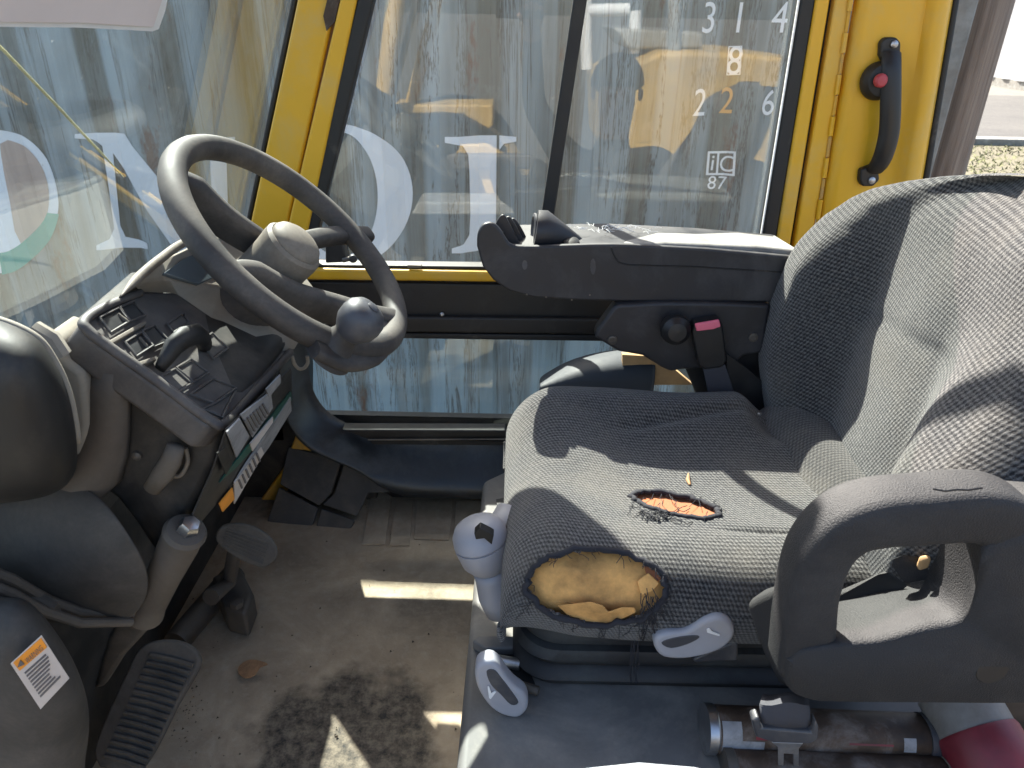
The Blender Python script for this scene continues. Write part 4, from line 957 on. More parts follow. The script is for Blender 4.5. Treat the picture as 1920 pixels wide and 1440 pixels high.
# ---- backrest
def hw(z, far=True):
    if far: return float(np.interp(z, [.40, .45, .50, .54, .58, .62, .66, .70, .74, .77, .79, .81, .825, .84, .848], [.245, .287, .316, .328, .329, .317, .303, .295, .284, .257, .223, .173, .127, .066, .012]))
    return float(np.interp(z, [.40, .45, .54, .60, .66, .72, .77, .79, .81, .825, .84, .848], [.225, .25, .275, .272, .258, .24, .21, .185, .15, .115, .06, .012]))
def yc_(z): return float(np.interp(z, [.4, .55, .7, .85], [.815, .815, .815, .80]))
def back_pt(s, z):
    """s -1 (near edge) .. 1 (far edge)"""
    W = hw(z, s > 0); y = yc_(z) + s * W
    b = abs(s); top = sstep(.70, .85, z)
    cent = .470 + .022 * math.sin((z - .45) * 4) - .012 * math.exp(-(((y - .80) / .09) ** 2)) * (1 - top)   # padded centre panel
    cr = .082 * (1 - .72 * sstep(.66, .81, z)) * (.75 + .25 * sstep(.42, .52, z))                         # bolster height
    if s > 0: bol = cr * sstep(.38, .70, b)
    else: bol = cr * sstep(.22, .66, b) * (1 - .8 * sstep(.56, .74, z))
    edge = .05 * (max(0, (b - .80) / .20)) ** 2.2
    roll = .055 * sstep(.77, .849, z) ** 1.6
    x = cent - bol + edge + roll
    x += .0016 * math.sin(40 * z + 6 * y) * math.sin(30 * y)
    x -= .003 * math.exp(-((z - .655 + .12 * (y - .8)) / .012) ** 2) * (b < .55) * -1
    return Vector((x, y, z))
NB, NZ = 150, 170
zz = list(np.linspace(.40, .81, 130)) + list(.81 + .038 * np.sin(np.linspace(0, math.pi / 2, 41)[1:]))
ss = [math.copysign(abs(v) ** .85, v) for v in np.linspace(-1, 1, NB + 1)]
rows = []; uvs = []
for z in zz:
    r0 = [back_pt(s, z) for s in ss]
    rows.append(r0)
    for p in r0: uvs.append((p.y - p.x * .4, z))
n_f = len(rows)
uvb = [(u_, v_) for u_, v_ in uvs]
bk_ = MB(); bk_.grid(rows)
# tilted UV so that ribs run slightly downhill like the photograph
ca, sa_ = math.cos(-.10), math.sin(-.10)
uvb = [(u_ * ca - v_ * sa_, u_ * sa_ + v_ * ca) for u_, v_ in uvb]
bko = bk_.build('backrest', M['fabric'], st, uvs=uvb, ang=180)
# rear shell closing the backrest
rowsb = []
for z in [.40, .48, .56, .64, .70, .74, .78, .81, .83, .843, .848]:
    y0 = yc_(z); row = []
    for k in range(25):
        s = -1 + 2 * k / 24; row.append(Vector((back_pt(1 if s > 0 else -1, z).x + .075 * math.sqrt(max(0, 1 - s * s)) * (1 - .35 * sstep(.77, .848, z)) - .0005, y0 + s * max(hw(z, s > 0), .012), z - .010 * sstep(.7, .84, z))))
    rowsb.append(row)
MB().grid(rowsb).build('back_shell', M['black'], st, ang=180)
# lower worn pad between cushion and backrest on the far side
rows = []
for i in range(17):
    t = i / 16; row = []
    for j in range(13):
        s = j / 12
        c0 = Vector((.372 + .02 * s, 1.035 - .30 * s, .445 - .01 * s)); c1 = Vector((.475, 1.035 - .30 * s, .462))
        p = c0.lerp(c1, t); p.z += .014 * math.sin(math.pi * t) - .03 * (1 - t) ** 4 - .02 * (max(0, .15 - s) / .15) ** 2
        row.append(p)
    rows.append(row)
uvs = [(.1 * i / 16, .3 * j / 12) for i in range(17) for j in range(13)]
MB().grid(rows).build('lumbar_pad', M['fabric2'], st, uvs=uvs, ang=180)
for px, py in ((1396, 763), (1410, 770), (1424, 776), (1400, 800), (1407, 812)):
    p = at(px, py, x=.372); MB().box(p, (.006, .005, .004), Matrix.Rotation(px * .7, 3, 'Z')).build('staple', M['metal'], st, bevel=.0008)
# ---- seat levers (part of the seat)
mb = MB(); ol = [(1226, 1207), (1232, 1196), (1252, 1188), (1282, 1186), (1302, 1176), (1322, 1164), (1346, 1158), (1368, 1164), (1379, 1182), (1374, 1202), (1352, 1220), (1318, 1232), (1280, 1238), (1245, 1235), (1230, 1222)]
pts = [V(q) for q in crom([at(px, py, y=.605) for px, py in ol], 3, closed=True)]
tl = mb.prism(pts, (0, .022, 0)).build('tilt_lever', M['lever'], st, bevel=.006, seg=4)
dp = [at(px, py, y=.604) for px, py in [tuple(q) for q in crom([(1240, 1206), (1262, 1197), (1300, 1192), (1312, 1196), (1290, 1208), (1258, 1216)], 3, closed=True)]]
MB().prism(dp, (0, .003, 0)).build('finger_dish', M['knob'], tl, bevel=.001)
def arrow(par, pts, y, nrm=None):
    MB().prism([at(px, py, y=y) for px, py in pts], (0, .001, 0)).build('arrow_mark', M['white'], par)
arrow(tl, [(1325, 1180), (1330, 1178), (1335, 1184), (1350, 1190), (1349, 1193), (1332, 1188), (1326, 1186)], .603)
MB().prism(ats([(1300, 1236), (1385, 1200), (1384, 1240), (1300, 1244)], y=.628), (0, .03, 0)).build('lever_mount', M['knob'], st, bevel=.004)
ol = [(890, 1268), (893, 1252), (906, 1243), (924, 1243), (938, 1254), (950, 1272), (966, 1290), (982, 1302), (990, 1318), (987, 1336), (970, 1348), (944, 1344), (920, 1330), (902, 1306), (893, 1286)]
pts = [V(q) for q in crom([at(px, py, y=.60) for px, py in ol], 3, closed=True)]
sl_ = MB().prism(pts, (0, .022, 0)).build('slide_lever', M['lever'], st, bevel=.006, seg=4)
dp = [at(px, py, y=.599) for px, py in [tuple(q) for q in crom([(912, 1260), (926, 1256), (940, 1272), (960, 1298), (972, 1318), (958, 1322), (938, 1302), (920, 1284)], 3, closed=True)]]
MB().prism(dp, (0, .003, 0)).build('finger_dish', M['knob'], sl_, bevel=.001)
arrow(sl_, [(914, 1288), (917, 1287), (921, 1300), (928, 1296), (930, 1298), (920, 1311), (917, 1309)], .598)
# weight adjusting knob at the front of the cushion
K0, K1 = at(936, 1150, x=-.012), at(905, 1018, x=-.055)
K0 = at(945, 1140, y=.735); K1 = at(903, 1015, y=.742)
kn = MB().tube([K0, K0.lerp(K1, .25), K0.lerp(K1, .5), K0.lerp(K1, .62)], [.026, .028, .024, .024], 20).build('knob_stem', M['lever'], st, ang=180)
ax = (K1 - K0).normalized()
kp = MB().lathe([(.024, -.040), (.033, -.026), (.0355, -.006), (.0358, .0)], K1, ax, 30).build('knob_collar', M['lever'], st)
MB().lathe([(.034, .0), (.0358, .003), (.0345, .014), (.029, .024), (.018, .031), (.002, .033)], K1, ax, 30).build('adjuster_knob', M['lever'], kp)
MB().prism([at(px, py, y=.70) for px, py in [(889, 1000), (900, 990), (920, 1000), (926, 1004), (922, 1022), (908, 1010), (892, 1012)]], (0, .012, 0)).build('knob_window', M['gloss'], kp, bevel=.001)
MB().tube([at(960, 955, y=.80), at(948, 990, y=.78), at(940, 1040, y=.76), at(935, 1090, y=.75)], [.02, .026, .028, .028], 16).build('knob_bracket', M['lever'], st, ang=180)
# ================================================================== NEAR ARM HANDLE (left hip restraint)
ah = thing('hip_restraint', 'pebbled charcoal plastic armrest loop at the near side of the seat', 'armrest', tuple(at(1680, 1300, y=.52)))
body = [(1474, 1222), (1500, 1200), (1570, 1190), (1640, 1184), (1720, 1162), (1800, 1140), (1830, 1060), (1850, 1000), (1990, 960), (2120, 1000), (2140, 1200), (2060, 1290), (1960, 1304), (1880, 1308), (1700, 1307), (1560, 1306), (1505, 1300), (1470, 1278), (1468, 1230)]
# base: loft from near face back to the far top edge
near = [tuple(q) for q in crom(body, 4, closed=True)]
rows = []
ccx, ccy = 1690, 1240
for k, (dy, infl) in enumerate([(-.004, .86), (.0, .95), (.008, 1.0), (.02, 1.0), (.05, 1.0), (.075, .97), (.085, .85)]):
    row = []
    for px, py in near:
        c = at(ccx, ccy, y=.50); p = at(px, py, y=.508); d = p - c; d.y = 0
        lo = sstep(-.02, .03, d.z) * (px < 1822)
        p2 = c + Vector((d.x * (1 - (1 - infl) * .35), 0, d.z * (1 - (1 - infl) * .9)))
        p2.y = .50 + dy; p2.z -= lo * .030 * (dy / .085 if dy > 0 else 0); row.append(p2)
    rows.append(row)
MB().grid(rows, closed=True, caps=True).build('base', M['handle'], ah, ang=180)
# top tray behind the near shoulder with a raised square lip
MB().prism([at(1668, 1060, y=.572), at(1690, 1052, y=.572), at(1748, 1060, y=.572), at(1760, 1085, y=.565), at(1695, 1098, y=.565)], (0, 0, .010)).build('raised_lip', M['handle'], ah, bevel=.004, seg=3)
MB().prism([at(1549, 1134, y=.580), at(1646, 1080, y=.580), at(1668, 1076, y=.582), at(1700, 1100, y=.57), at(1690, 1106, y=.572), at(1552, 1146, y=.575)], (0, 0, .002)).build('tray_slot', M['seal'], ah)
MB().prism([at(1550, 1128, y=.60), at(1668, 1078, y=.60), at(1672, 1086, y=.60), at(1552, 1140, y=.60)], (0, .008, 0)).build('slot_wall', M['handle'], ah, bevel=.002)
MB().prism([at(1716, 1060, y=.565), at(1735, 1056, y=.565), at(1742, 1066, y=.56), at(1722, 1072, y=.56)], (0, 0, .012)).build('foam_scrap', M['tan'], ah, bevel=.002)
# left fin reaching back to the cushion
fin = [(1397, 1130, .60), (1408, 1118, .60), (1440, 1102, .575), (1470, 1095, .54), (1490, 1080, .52), (1520, 1120, .505), (1520, 1290, .505), (1500, 1298, .505), (1462, 1285, .52), (1432, 1225, .585)]
fr = [at(a_, b_, y=c) for a_, b_, c in fin]
mb = MB(); cen = sum(fr, Vector()) / len(fr)
F0 = [at(a_, b_, y=c) for a_, b_, c in [(1476, 1092, .512), (1520, 1075, .508), (1530, 1180, .506), (1520, 1300, .506), (1494, 1296, .508), (1474, 1240, .510)]]
F1 = [at(a_, b_, y=c) for a_, b_, c in [(1397, 1132, .60), (1440, 1100, .60), (1520, 1120, .60), (1510, 1280, .60), (1462, 1285, .60), (1430, 1222, .60)]]
MB().grid([F0, F1], closed=True, caps=True).build('front_fin', M['handle'], ah, bevel=.008, seg=3)
loop = crom([(1502, 1230, .526), (1506, 1160, .525), (1516, 1085, .524), (1540, 1022, .523), (1585, 978, .522), (1645, 960, .522), (1720, 954, .522), (1800, 948, .523), (1850, 956, .524), (1888, 990, .526), (1905, 1050, .528), (1905, 1130, .528)], 6)
LP = [at(*p[:2], y=p[2]) for p in loop]
rad = np.interp(np.linspace(0, 1, len(LP)), [0, .15, .3, .45, .7, .8, .9, 1], [.029, .0245, .024, .0265, .0275, .028, .030, .032])
mb = MB(); rows = []
for i, p in enumerate(LP):
    t = (LP[min(i + 1, len(LP) - 1)] - LP[max(i - 1, 0)]).normalized(); s_ = Vector((0, 1, 0)); s_ = (s_ - t * s_.dot(t)).normalized(); b_ = t.cross(s_)
    row = []
    for k in range(20):
        a_ = 2 * math.pi * k / 20; ca, sa_ = math.cos(a_), math.sin(a_)
        row.append(p + b_ * (rad[i] * math.copysign(abs(ca) ** .5, ca)) + s_ * (.026 * math.copysign(abs(sa_) ** .5, sa_)))
    rows.append(row)
mb.grid(rows, closed=True, caps=True).build('loop_bar', M['handle'], ah, ang=180)
MB().tube([at(px, py, y=.4965) for px, py in [(1750, 917), (1772, 921), (1795, 918), (1815, 919), (1842, 915)]], .0009, 6).build('crack', M['seal'], ah)
hb = at(1860, 1258, y=.4965)
MB().lathe([(.0165, -.001), (.0150, .0005), (.0145, -.0005), (.013, -.002)], hb, (0, -1, .05), 28).build('bolt_recess', M['handle'], ah)
MB().lathe([(.0145, 0), (.0145, .0008)], hb, (0, -1, .05), 24).build('recess_floor', M['blackbrown'], ah)
# ================================================================== FAR SIDE CONSOLE
YA = 1.08
ac = thing('armrest_console', 'charcoal armrest console with rounded front hump on the far side of the seat', 'armrest', tuple(at(1200, 560, y=YA)))
face = [(894, 462), (895, 440), (903, 424), (915, 418), (928, 421), (940, 434), (950, 450), (962, 460), (1000, 462), (1060, 460), (1150, 458), (1240, 462), (1330, 467), (1420, 475), (1495, 482), (1452, 566), (1440, 567), (1300, 566), (1170, 566), (1080, 563), (1000, 558), (955, 546), (925, 526), (905, 500)]
A_ = [at(px, py, y=YA) for px, py in [tuple(q) for q in crom(face[:12], 3)] + face[12:]]
MB().prism(A_, (0, .012, 0)).build('side_panel', M['armrest'], ac, bevel=.004, seg=3)
topo = [(950, 470), (965, 464), (1060, 463), (1150, 461), (1330, 470), (1500, 484), (1456, 560), (1000, 552), (960, 530)]
B_ = [at(px, py, y=YA + .01) for px, py in topo]
MB().prism(B_, (0, .125, .004)).build('arm_body', M['armrest'], ac, bevel=.010, seg=3)
# padded top rear, slightly higher
topo2 = [(1150, 463), (1180, 458), (1250, 455), (1420, 462), (1505, 470), (1495, 490), (1180, 480)]
MB().prism([at(px, py, y=YA + .012) for px, py in topo2], (0, .125, -.010)).build('arm_pad', M['dustytop'], ac, bevel=.008, seg=3)
MB().tube([at(px, py, y=YA - .0005) for px, py in [(1145, 463), (1152, 480), (1160, 492), (1180, 497), (1300, 500), (1478, 511)]], .0012, 6).build('panel_seam', M['seal'], ac)
for k, (dy, sx) in enumerate(((.03, 12), (.045, 22), (.06, 30))):
    fo = [(912 + sx, 462), (914 + sx, 430 - k * 4), (924 + sx, 408 + k * 3), (934 + sx, 404 + k * 3), (946 + sx, 425), (960 + sx, 452), (968 + sx, 465)]
    MB().prism([at(px, py, y=YA + dy) for px, py in [tuple(q) for q in crom(fo, 4)]], (0, .006, 0)).build('grip_fin', M['armrest'], ac, bevel=.002)
for k in range(6):
    MB().tube([at(938 + k * 5, 436 + k * 3, y=YA + .02 + .01 * k), at(966 + k * 5, 440 + 2 * k, y=YA + .07), at(972 + k * 4, 458, y=YA + .085)], .0024, 8).build('grip_rib', M['black'], ac)
# scoop pod with an oval opening
rows = []
for t, px, py, r in ((0, 1003, 432, .026), (.06, 1004, 431, .030), (.25, 1022, 432, .030), (.5, 1045, 440, .022), (.8, 1072, 449, .012), (1, 1092, 456, .004)):
    c = at(px, py, y=YA + .05); rows.append([c + Vector((.004 * math.sin(a_), math.cos(a_) * r * 1.2, math.sin(a_) * r)) for a_ in np.linspace(0, 2 * math.pi, 24, endpoint=False)])
pod = MB().grid(rows, closed=True, caps=True).build('thumb_pod', M['armrest'], ac, ang=60)
MB().lathe([(.0265, -.001), (.0265, .002), (.0225, .003), (.019, -.0005), (.001, -.0005)], at(1002, 432, y=YA + .05), (-1, -.10, .05), 24).build('pod_opening', M['knob'], pod)
MB().lathe([(.014, 0), (.013, .004), (.008, .006), (.002, .0065)], at(1070, 455, y=YA + .03), (0, -.25, 1), 20).build('button_cap', M['gloss'], ac)
for px, py in ((984, 497), (1112, 500)): MB().prism([at(px + 5 * math.cos(a_), py + (9 if px < 1000 else 15) * math.sin(a_), y=YA - .0005) for a_ in np.linspace(0, 6.28, 12, endpoint=False)], (0, .002, 0)).build('slot_mark', M['knob'], ac)
for px, py in ((988, 552), (1024, 557), (1072, 562), (1106, 553)): MB().lathe([(.0014, 0), (.0014, .001)], at(px, py, y=YA - .0005), (0, -1, 0), 8).build('scuff', M['hub'], ac)
# light fluff on the top surface
mb = MB()
for i in range(60):
    px, py = 1050 + rng.random() * 170, 440 + rng.random() * 14; p = at(px, py, y=YA + .05 + rng.random() * .04); p.z = at(1150, 458, y=YA).z + .004
    a_ = rng.random() * 6.28; L = .006 + .012 * rng.random(); mb.tube([p, p + Vector((math.cos(a_) * L / 2, math.sin(a_) * L / 2, .004 * rng.random())), p + Vector((math.cos(a_) * L, math.sin(a_) * L, .001))], .0003, 4, caps=False)
o = mb.build('lint', M['wsheet'], ac); o['kind'] = 'stuff'
YB = 1.07
bp = thing('side_bracket', 'dark bolted side bracket plate below the far armrest', 'bracket', tuple(at(1260, 697, y=YB)))
pl_ = [(1114, 632), (1120, 618), (1150, 577), (1162, 571), (1250, 567), (1350, 568), (1446, 572), (1432, 655), (1425, 664), (1395, 668), (1370, 690), (1280, 694), (1258, 698), (1240, 690), (1205, 668), (1160, 660), (1135, 645)]
MB().prism(ats(pl_, y=YB), (0, .03, 0)).build('plate', M['armrest'], bp, bevel=.006, seg=3)
for px, py in ((1148, 637), (1412, 632)):
    MB().lathe([(.0075, 0), (.0075, .003), (.006, .004), (.0045, .004), (.0045, .002), (.001, .002)], at(px, py, y=YB), (0, -1, 0), 18).build('bolt', M['dkmetal'], bp)
MB().lathe([(.007, -.03), (.012, -.018), (.020, -.010), (.0235, .002), (.022, .014), (.014, .022), (.002, .024)], at(1265, 616, y=YB - .02), (0, -1, .1), 26).build('ball_knob', M['black'], bp)
MB().prism(ats([(1285, 690), (1380, 655), (1430, 655), (1440, 800), (1330, 800)], y=YB + .02), (0, .01, 0)).build('lower_guard', M['black'], bp, bevel=.002)
# buckle and strap
bu = thing('seatbelt_buckle', 'black seat belt buckle with pink red release button', 'buckle', tuple(at(1340, 690, y=1.06)))
MB().prism(ats([(1297, 622), (1302, 606), (1350, 598), (1356, 612), (1364, 678), (1352, 690), (1320, 694), (1310, 686)], y=1.045), (0, .022, 0)).build('buckle_body', M['black'], bu, bevel=.004, seg=3)
MB().prism(ats([(1303, 608), (1349, 600), (1352, 613), (1338, 618), (1306, 622)], y=1.043), (0, .012, 0)).build('release_button', M['pink'], bu, bevel=.002)
MB().prism(ats([(1318, 690), (1360, 684), (1380, 745), (1330, 745)], y=1.05), (0, .004, 0)).build('buckle_strap', M['belt'], bu, bevel=.001)
MB().prism(ats([(1362, 662), (1400, 690), (1436, 720), (1442, 790), (1385, 770), (1365, 730)], y=1.054), (0, .004, 0)).build('belt_guard', M['black'], bu, bevel=.001)
# tan board and dark fender behind the cushion
tb = thing('tan_board', 'small tan board standing behind the far edge of the cushion', 'board', tuple(at(1200, 712, y=1.16)))
MB().prism(ats([(1167, 665), (1218, 668), (1262, 690), (1300, 722), (1167, 722)], y=1.16), (0, .012, 0)).build('board', M['tan'], tb, bevel=.001)
fd = thing('side_cover', 'smooth dark blue grey curved side cover behind the cushion', 'cover', tuple(at(1090, 712, y=1.2)))
rows = []
for px, ya in ((1010, .72), (1030, .708), (1060, .690), (1100, .676), (1140, .668), (1168, .665), (1230, .66)):
    py = ya * 1000
    c = at(px, py, y=1.18); e = at(px, 724, y=1.14); m_ = c.lerp(e, .5) + Vector((0, -.012, .006)); b_ = c + Vector((0, .05, -.01))
    rows.append([b_, c, m_, e, e + Vector((0, .0, -.25))])
MB().grid(rows).build('cover_shell', M['covr'], fd, sub=1, solid=.004)
# ================================================================== canisters, pipe, belt on the near side
def canister(A, B, r, name, label, mats, group=None):
    t = thing(name, label, 'canister', tuple(A)); ax = (B - A).normalized(); L = (B - A).length
    MB().lathe([(r * .96, 0), (r, .004), (r, L - .004), (r * .96, L)], A, ax, 32).build('tin', mats[0], t, ang=40)
    MB().lathe([(r * 1.06, -.006), (r * 1.06, .004), (r * 1.0, .006)], A, ax, 32).build('end_rim', mats[1], t)
    MB().lathe([(r * 1.0, -.004), (r * .85, -.005), (r * .80, -.002), (r * .55, -.002), (r * .5, -.005), (r * .2, -.005), (r * .15, -.002), (.001, -.002)], A, ax, 32).build('end_cap', mats[1], t)
    MB().lathe([(r * 1.03, 0), (r * 1.03, .026), (r * .9, .030), (.001, .030)], B, ax, 32).build('plastic_cap', mats[2], t)
    return t
A, B = at(1330, 1366, y=.575), at(1725, 1382, y=.575)
c1 = canister(A, B, .0262, 'grease_canister', 'rusty grimy canister with bright ribbed end cap lying under the armrest', (M['rust'], M['metal'], M['knob']))
A2_, B2_ = at(1365, 1448, y=.535), at(1765, 1462, y=.535)
c2 = canister(A2_, B2_, .0255, 'grease_canister', 'second rusty canister lying nearest the camera below the first', (M['rust'], M['dkmetal'], M['hub']))
axc = (B - A).normalized()
for s0, s1, th0, th1, mm in ((.008, .030, 40, 115, 'label'), (.028, .055, 84, 112, 'label'), (.045, .09, 72, 80, 'red'), (.15, .20, 78, 83, 'red'), (.212, .226, 62, 96, 'label')):
    rows = []
    e1 = Vector((0, 0, 1)) - axc * axc.z; e1.normalize(); e2 = e1.cross(axc)
    if e2.y > 0: e2 = -e2
    for s in np.linspace(s0, s1, 6): rows.append([A + axc * s + (e1 * math.cos(math.radians(t)) + e2 * math.sin(math.radians(t))) * .0265 for t in np.linspace(th0 - 20, th1 - 20, 8)])
    MB().grid(rows).build('label_remnant', M[mm], c1)
pi = thing('hose_pipe', 'thick grey pipe with a dull red collar at the lower right', 'pipe', tuple(at(1840, 1400, y=.55)))
PA, PB2 = at(1790, 1300, y=.60), at(1900, 1500, y=.50)
MB().tube([PA, PA.lerp(PB2, .5), PB2], .042, 28).build('pipe_body', M['pipe'], pi, ang=50)
ax = (PB2 - PA).normalized(); L = (PB2 - PA).length
MB().lathe([(.043, 0), (.0445, .004), (.0445, .05), (.043, .054)], PA + ax * L * .38, ax, 30).build('red_collar', M['red'], pi)
MB().prism([at(px, py, y=.60) for px, py in [(1868, 1290), (1990, 1290), (1990, 1460), (1935, 1460)]], (0, .04, 0)).build('guard_plate', M['dkmetal'], pi, bevel=.003)
# seat belt strap with tongue hanging over the canister
sb_ = thing('seatbelt', 'grey seat belt webbing with metal tongue hanging in front of the canisters', 'seat belt', tuple(at(1480, 1390, y=.53)))
rows = []
for (x0, x1, py, yy) in ((1430, 1512, 1300, .566), (1428, 1516, 1308, .553), (1424, 1518, 1320, .535), (1426, 1520, 1345, .530), (1428, 1524, 1372, .532)):
    rows.append([at(x0 + (x1 - x0) * k / 8, py + 3 * math.sin(k), y=yy - .004 * math.sin(math.pi * k / 8)) for k in range(9)])
MB().grid(rows).build('webbing', M['belt'], sb_, solid=.0018)
MB().prism(ats([(1410, 1352), (1424, 1346), (1428, 1366), (1522, 1374), (1530, 1352), (1536, 1366), (1534, 1388), (1520, 1396), (1450, 1394), (1418, 1384)], y=.524), (0, .014, 0)).build('tongue_cover', M['knob'], sb_, bevel=.003, seg=3)
tg = [(1447, 1393), (1506, 1394), (1496, 1404), (1496, 1450), (1462, 1450), (1460, 1404)]
MB().prism(ats([(1447, 1392), (1506, 1394), (1498, 1404), (1497, 1470), (1488, 1470), (1488, 1414), (1470, 1413), (1468, 1470), (1460, 1470), (1459, 1402)], y=.528), (0, .002, 0)).build('tongue_plate', M['metal'], sb_, bevel=.0005)

# ================================================================== what the door glass mirrors: a loader parked behind the camera, and the photographer
YM = 2 * (YD + .015)
def mir(px, py, yv): p = at(px, py, y=yv); p.y = YM - p.y; return p
wlz = thing('wheel_loader', 'yellow wheel loader parked on the open side, mirrored in the door glass', 'wheel loader', (1.0, -3.6, -1))
def slab(name, poly, yv, depth, mat, bevel=.02): return MB().prism([mir(px, py, yv) for px, py in poly], (0, -depth, 0)).build(name, mat, wlz, bevel=bevel)
M['myellow'] = plain('loader_yellow_paint', (.62, .40, .12), .5, var=.12, vs=3, dust=DUST, damt=.3, dscale=2)
slab('engine_hood', [(1125, 150), (1240, 95), (1320, 96), (1420, 100), (1560, 120), (1600, 330), (1180, 335), (1130, 290)], 5.9, 1.3, M['myellow'], .05)
slab('counterweight', [(1150, 52), (1320, 60), (1320, 92), (1180, 94)], 6.1, 1.0, M['galv'], .03)
slab('front_frame', [(790, 300), (812, 268), (915, 268), (960, 300), (1010, 372), (760, 372)], 5.9, .9, M['myellow'], .03)
slab('frame_band', [(780, 288), (1000, 290), (1005, 318), (770, 318)], 5.8, .08, M['dkmetal'], .02)
slab('side_step', [(785, 378), (1010, 380), (1020, 404), (770, 404)], 5.6, .5, M['galv'], .02)
slab('upper_frame', [(735, 196), (925, 196), (925, 236), (905, 252), (870, 215), (760, 214)], 6.2, .4, M['myellow'], .02)
def mtube(name, pts, r, mat, yv): return MB().tube([mir(px, py, yv) for px, py in pts], r, 12).build(name, mat, wlz)
mtube('lift_arm', [(714, 232), (735, 60), (760, -160)], .07, M['myellow'], 6.0); mtube('lift_arm', [(770, 196), (806, 60), (850, -140)], .05, M['myellow'], 6.4)
mtube('lift_cylinder', [(730, 215), (770, 40), (800, -100)], .025, M['metal'], 6.1); mtube('exhaust_pipe', [(1264, 100), (1266, -90)], .045, M['galv'], 6.0)
for a_, b_ in (((1098, -60), (1100, 130)), ((1192, 20), (1190, 100)), ((1098, 20), (1180, 18)), ((1040, -70), (1300, -80))): mtube('cab_frame', [a_, b_], .045, M['wsheet'], 6.2)
for px, py in ((830, 500), (1370, 480)):
    for yo in (5.9, 7.2):
        c = mir(px, py, 5.9); c.y = YM - yo; c.z = -.38
        ty = MB().lathe([(.36, .0), (.58, .02), (.62, .08), (.62, .32), (.58, .38), (.36, .40)], c, (0, -1, 0), 32).build('tyre', M['seal'], wlz)
        MB().lathe([(.36, .03), (.34, .08), (.12, .10), (.10, .05), (.01, .05)], c, (0, -1, 0), 24).build('rim', M['myellow'], ty)
# photographer: one skinned body
J = {'pel': (.40, -.42, -.08, .15, .12), 'ab': (.40, -.42, .10, .16, .12), 'ch': (.39, -.41, .32, .19, .13), 'nk': (.39, -.40, .52, .06, .06), 'hd0': (.39, -.39, .60, .07, .075), 'hd1': (.388, -.385, .70, .085, .10), 'hd2': (.387, -.385, .79, .065, .075),
     'ls': (.20, -.40, .45, .07, .07), 'le': (.06, -.34, .66, .05, .05), 'lw': (.045, -.16, .92, .03, .033), 'lh': (.045, -.115, .965, .02, .04), 'rs': (.58, -.41, .45, .07, .07), 're': (.66, -.36, .20, .05, .05), 'rw': (.52, -.18, .30, .03, .033), 'rh': (.47, -.13, .32, .02, .04),
     'lk': (.31, -.40, -.52, .075, .075), 'la': (.30, -.42, -.92, .045, .05), 'lt': (.29, -.28, -.965, .04, .03), 'lp': (.32, -.42, -.15, .10, .10), 'rp': (.48, -.42, -.15, .10, .10), 'rk': (.49, -.40, -.52, .075, .075), 'ra': (.50, -.42, -.92, .045, .05), 'rt': (.52, -.28, -.965, .04, .03)}
E_ = [('pel', 'ab'), ('ab', 'ch'), ('ch', 'nk'), ('nk', 'hd0'), ('hd0', 'hd1'), ('hd1', 'hd2'), ('ch', 'ls'), ('ls', 'le'), ('le', 'lw'), ('lw', 'lh'), ('ch', 'rs'), ('rs', 're'), ('re', 'rw'), ('rw', 'rh'), ('pel', 'lp'), ('lp', 'lk'), ('lk', 'la'), ('la', 'lt'), ('pel', 'rp'), ('rp', 'rk'), ('rk', 'ra'), ('ra', 'rt')]
for h, sx in (('l', 1), ('r', -1)):
    b = Vector(J[h + 'h'][:3]); d = (b - Vector(J[h + 'w'][:3])).normalized()
    for k, (off, ln) in enumerate(((-.024, .050), (-.008, .062), (.009, .058), (.024, .044))):
        p0 = b + Vector((off, 0, 0)) + d * .02; p1 = p0 + d * ln * .55 + Vector((0, .004, 0)); p2 = p0 + d * ln * .8 + Vector((0, .02, -.006))
        J[h + 'f%da' % k] = (*p0, .0095, .0095); J[h + 'f%db' % k] = (*p1, .0085, .0085); J[h + 'f%dc' % k] = (*p2, .007, .007)
        E_ += [(h + 'h', h + 'f%da' % k), (h + 'f%da' % k, h + 'f%db' % k), (h + 'f%db' % k, h + 'f%dc' % k)]
    p1 = b + Vector((sx * -.04, .02, .0)); p2 = p1 + Vector((sx * -.01, .03, .01)); J[h + 'ta'] = (*p1, .010, .010); J[h + 'tb'] = (*p2, .008, .008); E_ += [(h + 'h', h + 'ta'), (h + 'ta', h + 'tb')]
keys = list(J); PL = Vector((.40, -.42, -1)); ORG_ = PL
me = bpy.data.meshes.new('person'); me.from_pydata([tuple(Vector(J[k][:3]) - PL) for k in keys], [(keys.index(a_), keys.index(b_)) for a_, b_ in E_], [])
pe = bpy.data.objects.new('person', me); COL.objects.link(pe); pe.location = PL
sk = pe.modifiers.new('skin', 'SKIN'); sk.use_smooth_shade = True
for i, k in enumerate(keys): me.skin_vertices[0].data[i].radius = J[k][3:5]; me.skin_vertices[0].data[i].use_root = (k == 'pel')
ssb = pe.modifiers.new('sub', 'SUBSURF'); ssb.levels = 2; ssb.render_levels = 2
bpy.context.view_layer.update()
m2 = bpy.data.meshes.new_from_object(pe.evaluated_get(dgx())); pe.modifiers.clear(); pe.data = m2; m2.name = 'person'
jk = plain('dark_jacket_cloth', (.03, .034, .045), .85, var=.2); tr2 = plain('dark_trousers', (.022, .022, .025), .85, var=.2); skn = plain('skin', (.42, .25, .18), .5, var=.08); hairm = plain('dark_hair', (.02, .015, .012), .6)
m2.materials.clear()
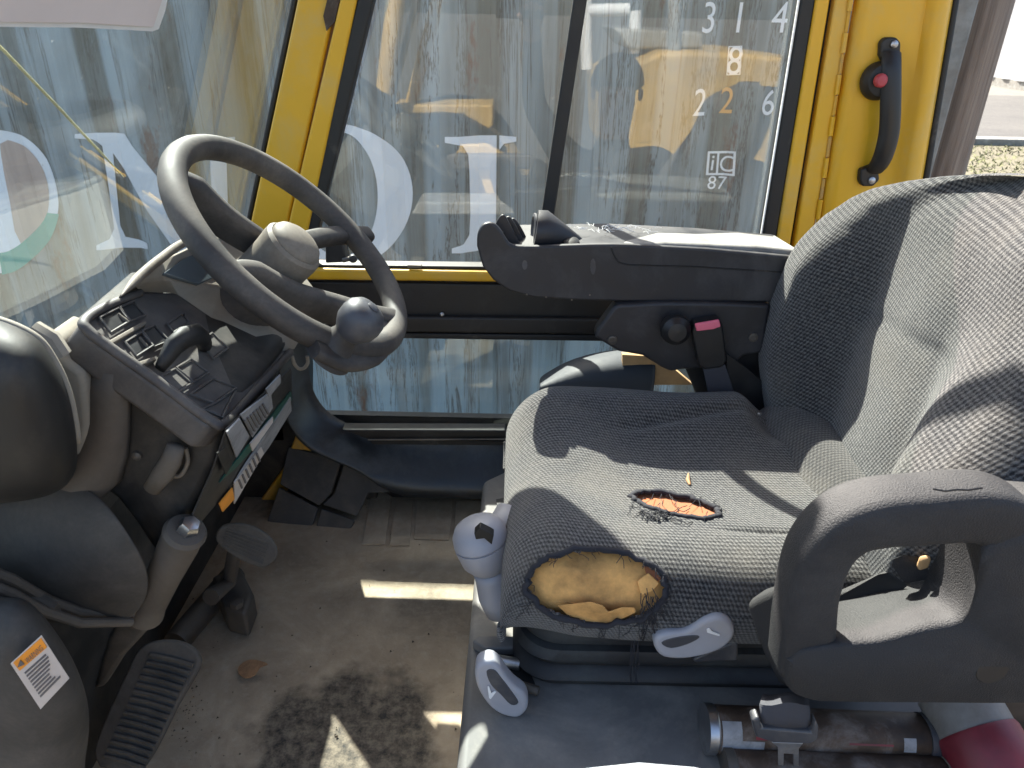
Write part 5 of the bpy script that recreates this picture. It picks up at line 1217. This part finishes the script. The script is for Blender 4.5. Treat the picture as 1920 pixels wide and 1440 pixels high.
for m_ in (jk, tr2, skn): m2.materials.append(m_)
lwp, rwp = Vector(J['lw'][:3]) - PL, Vector(J['rw'][:3]) - PL
for p in m2.polygons:
    c = p.center; p.use_smooth = True
    near_l = (c - (Vector(J['lh'][:3]) - PL)).length < .085; near_r = (c - (Vector(J['rh'][:3]) - PL)).length < .085
    p.material_index = 2 if (c.z > 1.53 or near_l or near_r) and (c.z > 1.53 and abs(c.x) < .15 or near_l or near_r) else (1 if c.z < .93 and abs(c.x) < .3 else 0)
tag(pe, 'person in dark clothes holding up a phone outside the open doorway, mirrored in the glass', 'person'); ORG[pe] = PL
hc_ = Vector(J['hd1'][:3])
rows = []
for k in range(9):
    ph = math.pi * .5 * k / 8; rows.append([hc_ + Vector((.105 * math.cos(ph) * math.cos(a_), -.012 + .118 * math.cos(ph) * math.sin(a_), .035 + .115 * math.sin(ph) - (.05 * max(0, -math.sin(a_)) * math.cos(ph)))) for a_ in np.linspace(0, 2 * math.pi, 20, endpoint=False)])
MB().grid(rows, closed=True, caps=True).build('hair', hairm, pe, ang=180)
MB().tube([hc_ + Vector((0, .095, .02)), hc_ + Vector((0, .122, -.015)), hc_ + Vector((0, .10, -.022))], [.008, .014, .010], 10).build('nose', skn, pe, ang=180)
for sx in (-1, 1):
    MB().lathe([(.001, -.010), (.010, -.004), (.011, .003), (.006, .009), (.001, .011)], hc_ + Vector((sx * .035, .088, .015)), (0, 1, 0), 12).build('eye', M['white'], pe)
    MB().lathe([(.02, -.006), (.026, 0), (.018, .008), (.004, .006)], hc_ + Vector((sx * .092, -.005, 0)), (sx, 0, 0), 14).build('ear', skn, pe)
MB().tube([hc_ + Vector((-.028, .088, -.05)), hc_ + Vector((0, .10, -.052)), hc_ + Vector((.028, .088, -.05))], [.003, .006, .003], 8).build('mouth', plain('lips', (.36, .14, .12), .5), pe)
ph = MB().box((.0, -.085, 1.0), (.16, .009, .078)).build('phone', M['gloss'], bevel=.003); tag(ph, 'thin black phone held up by the person at the doorway', 'phone')
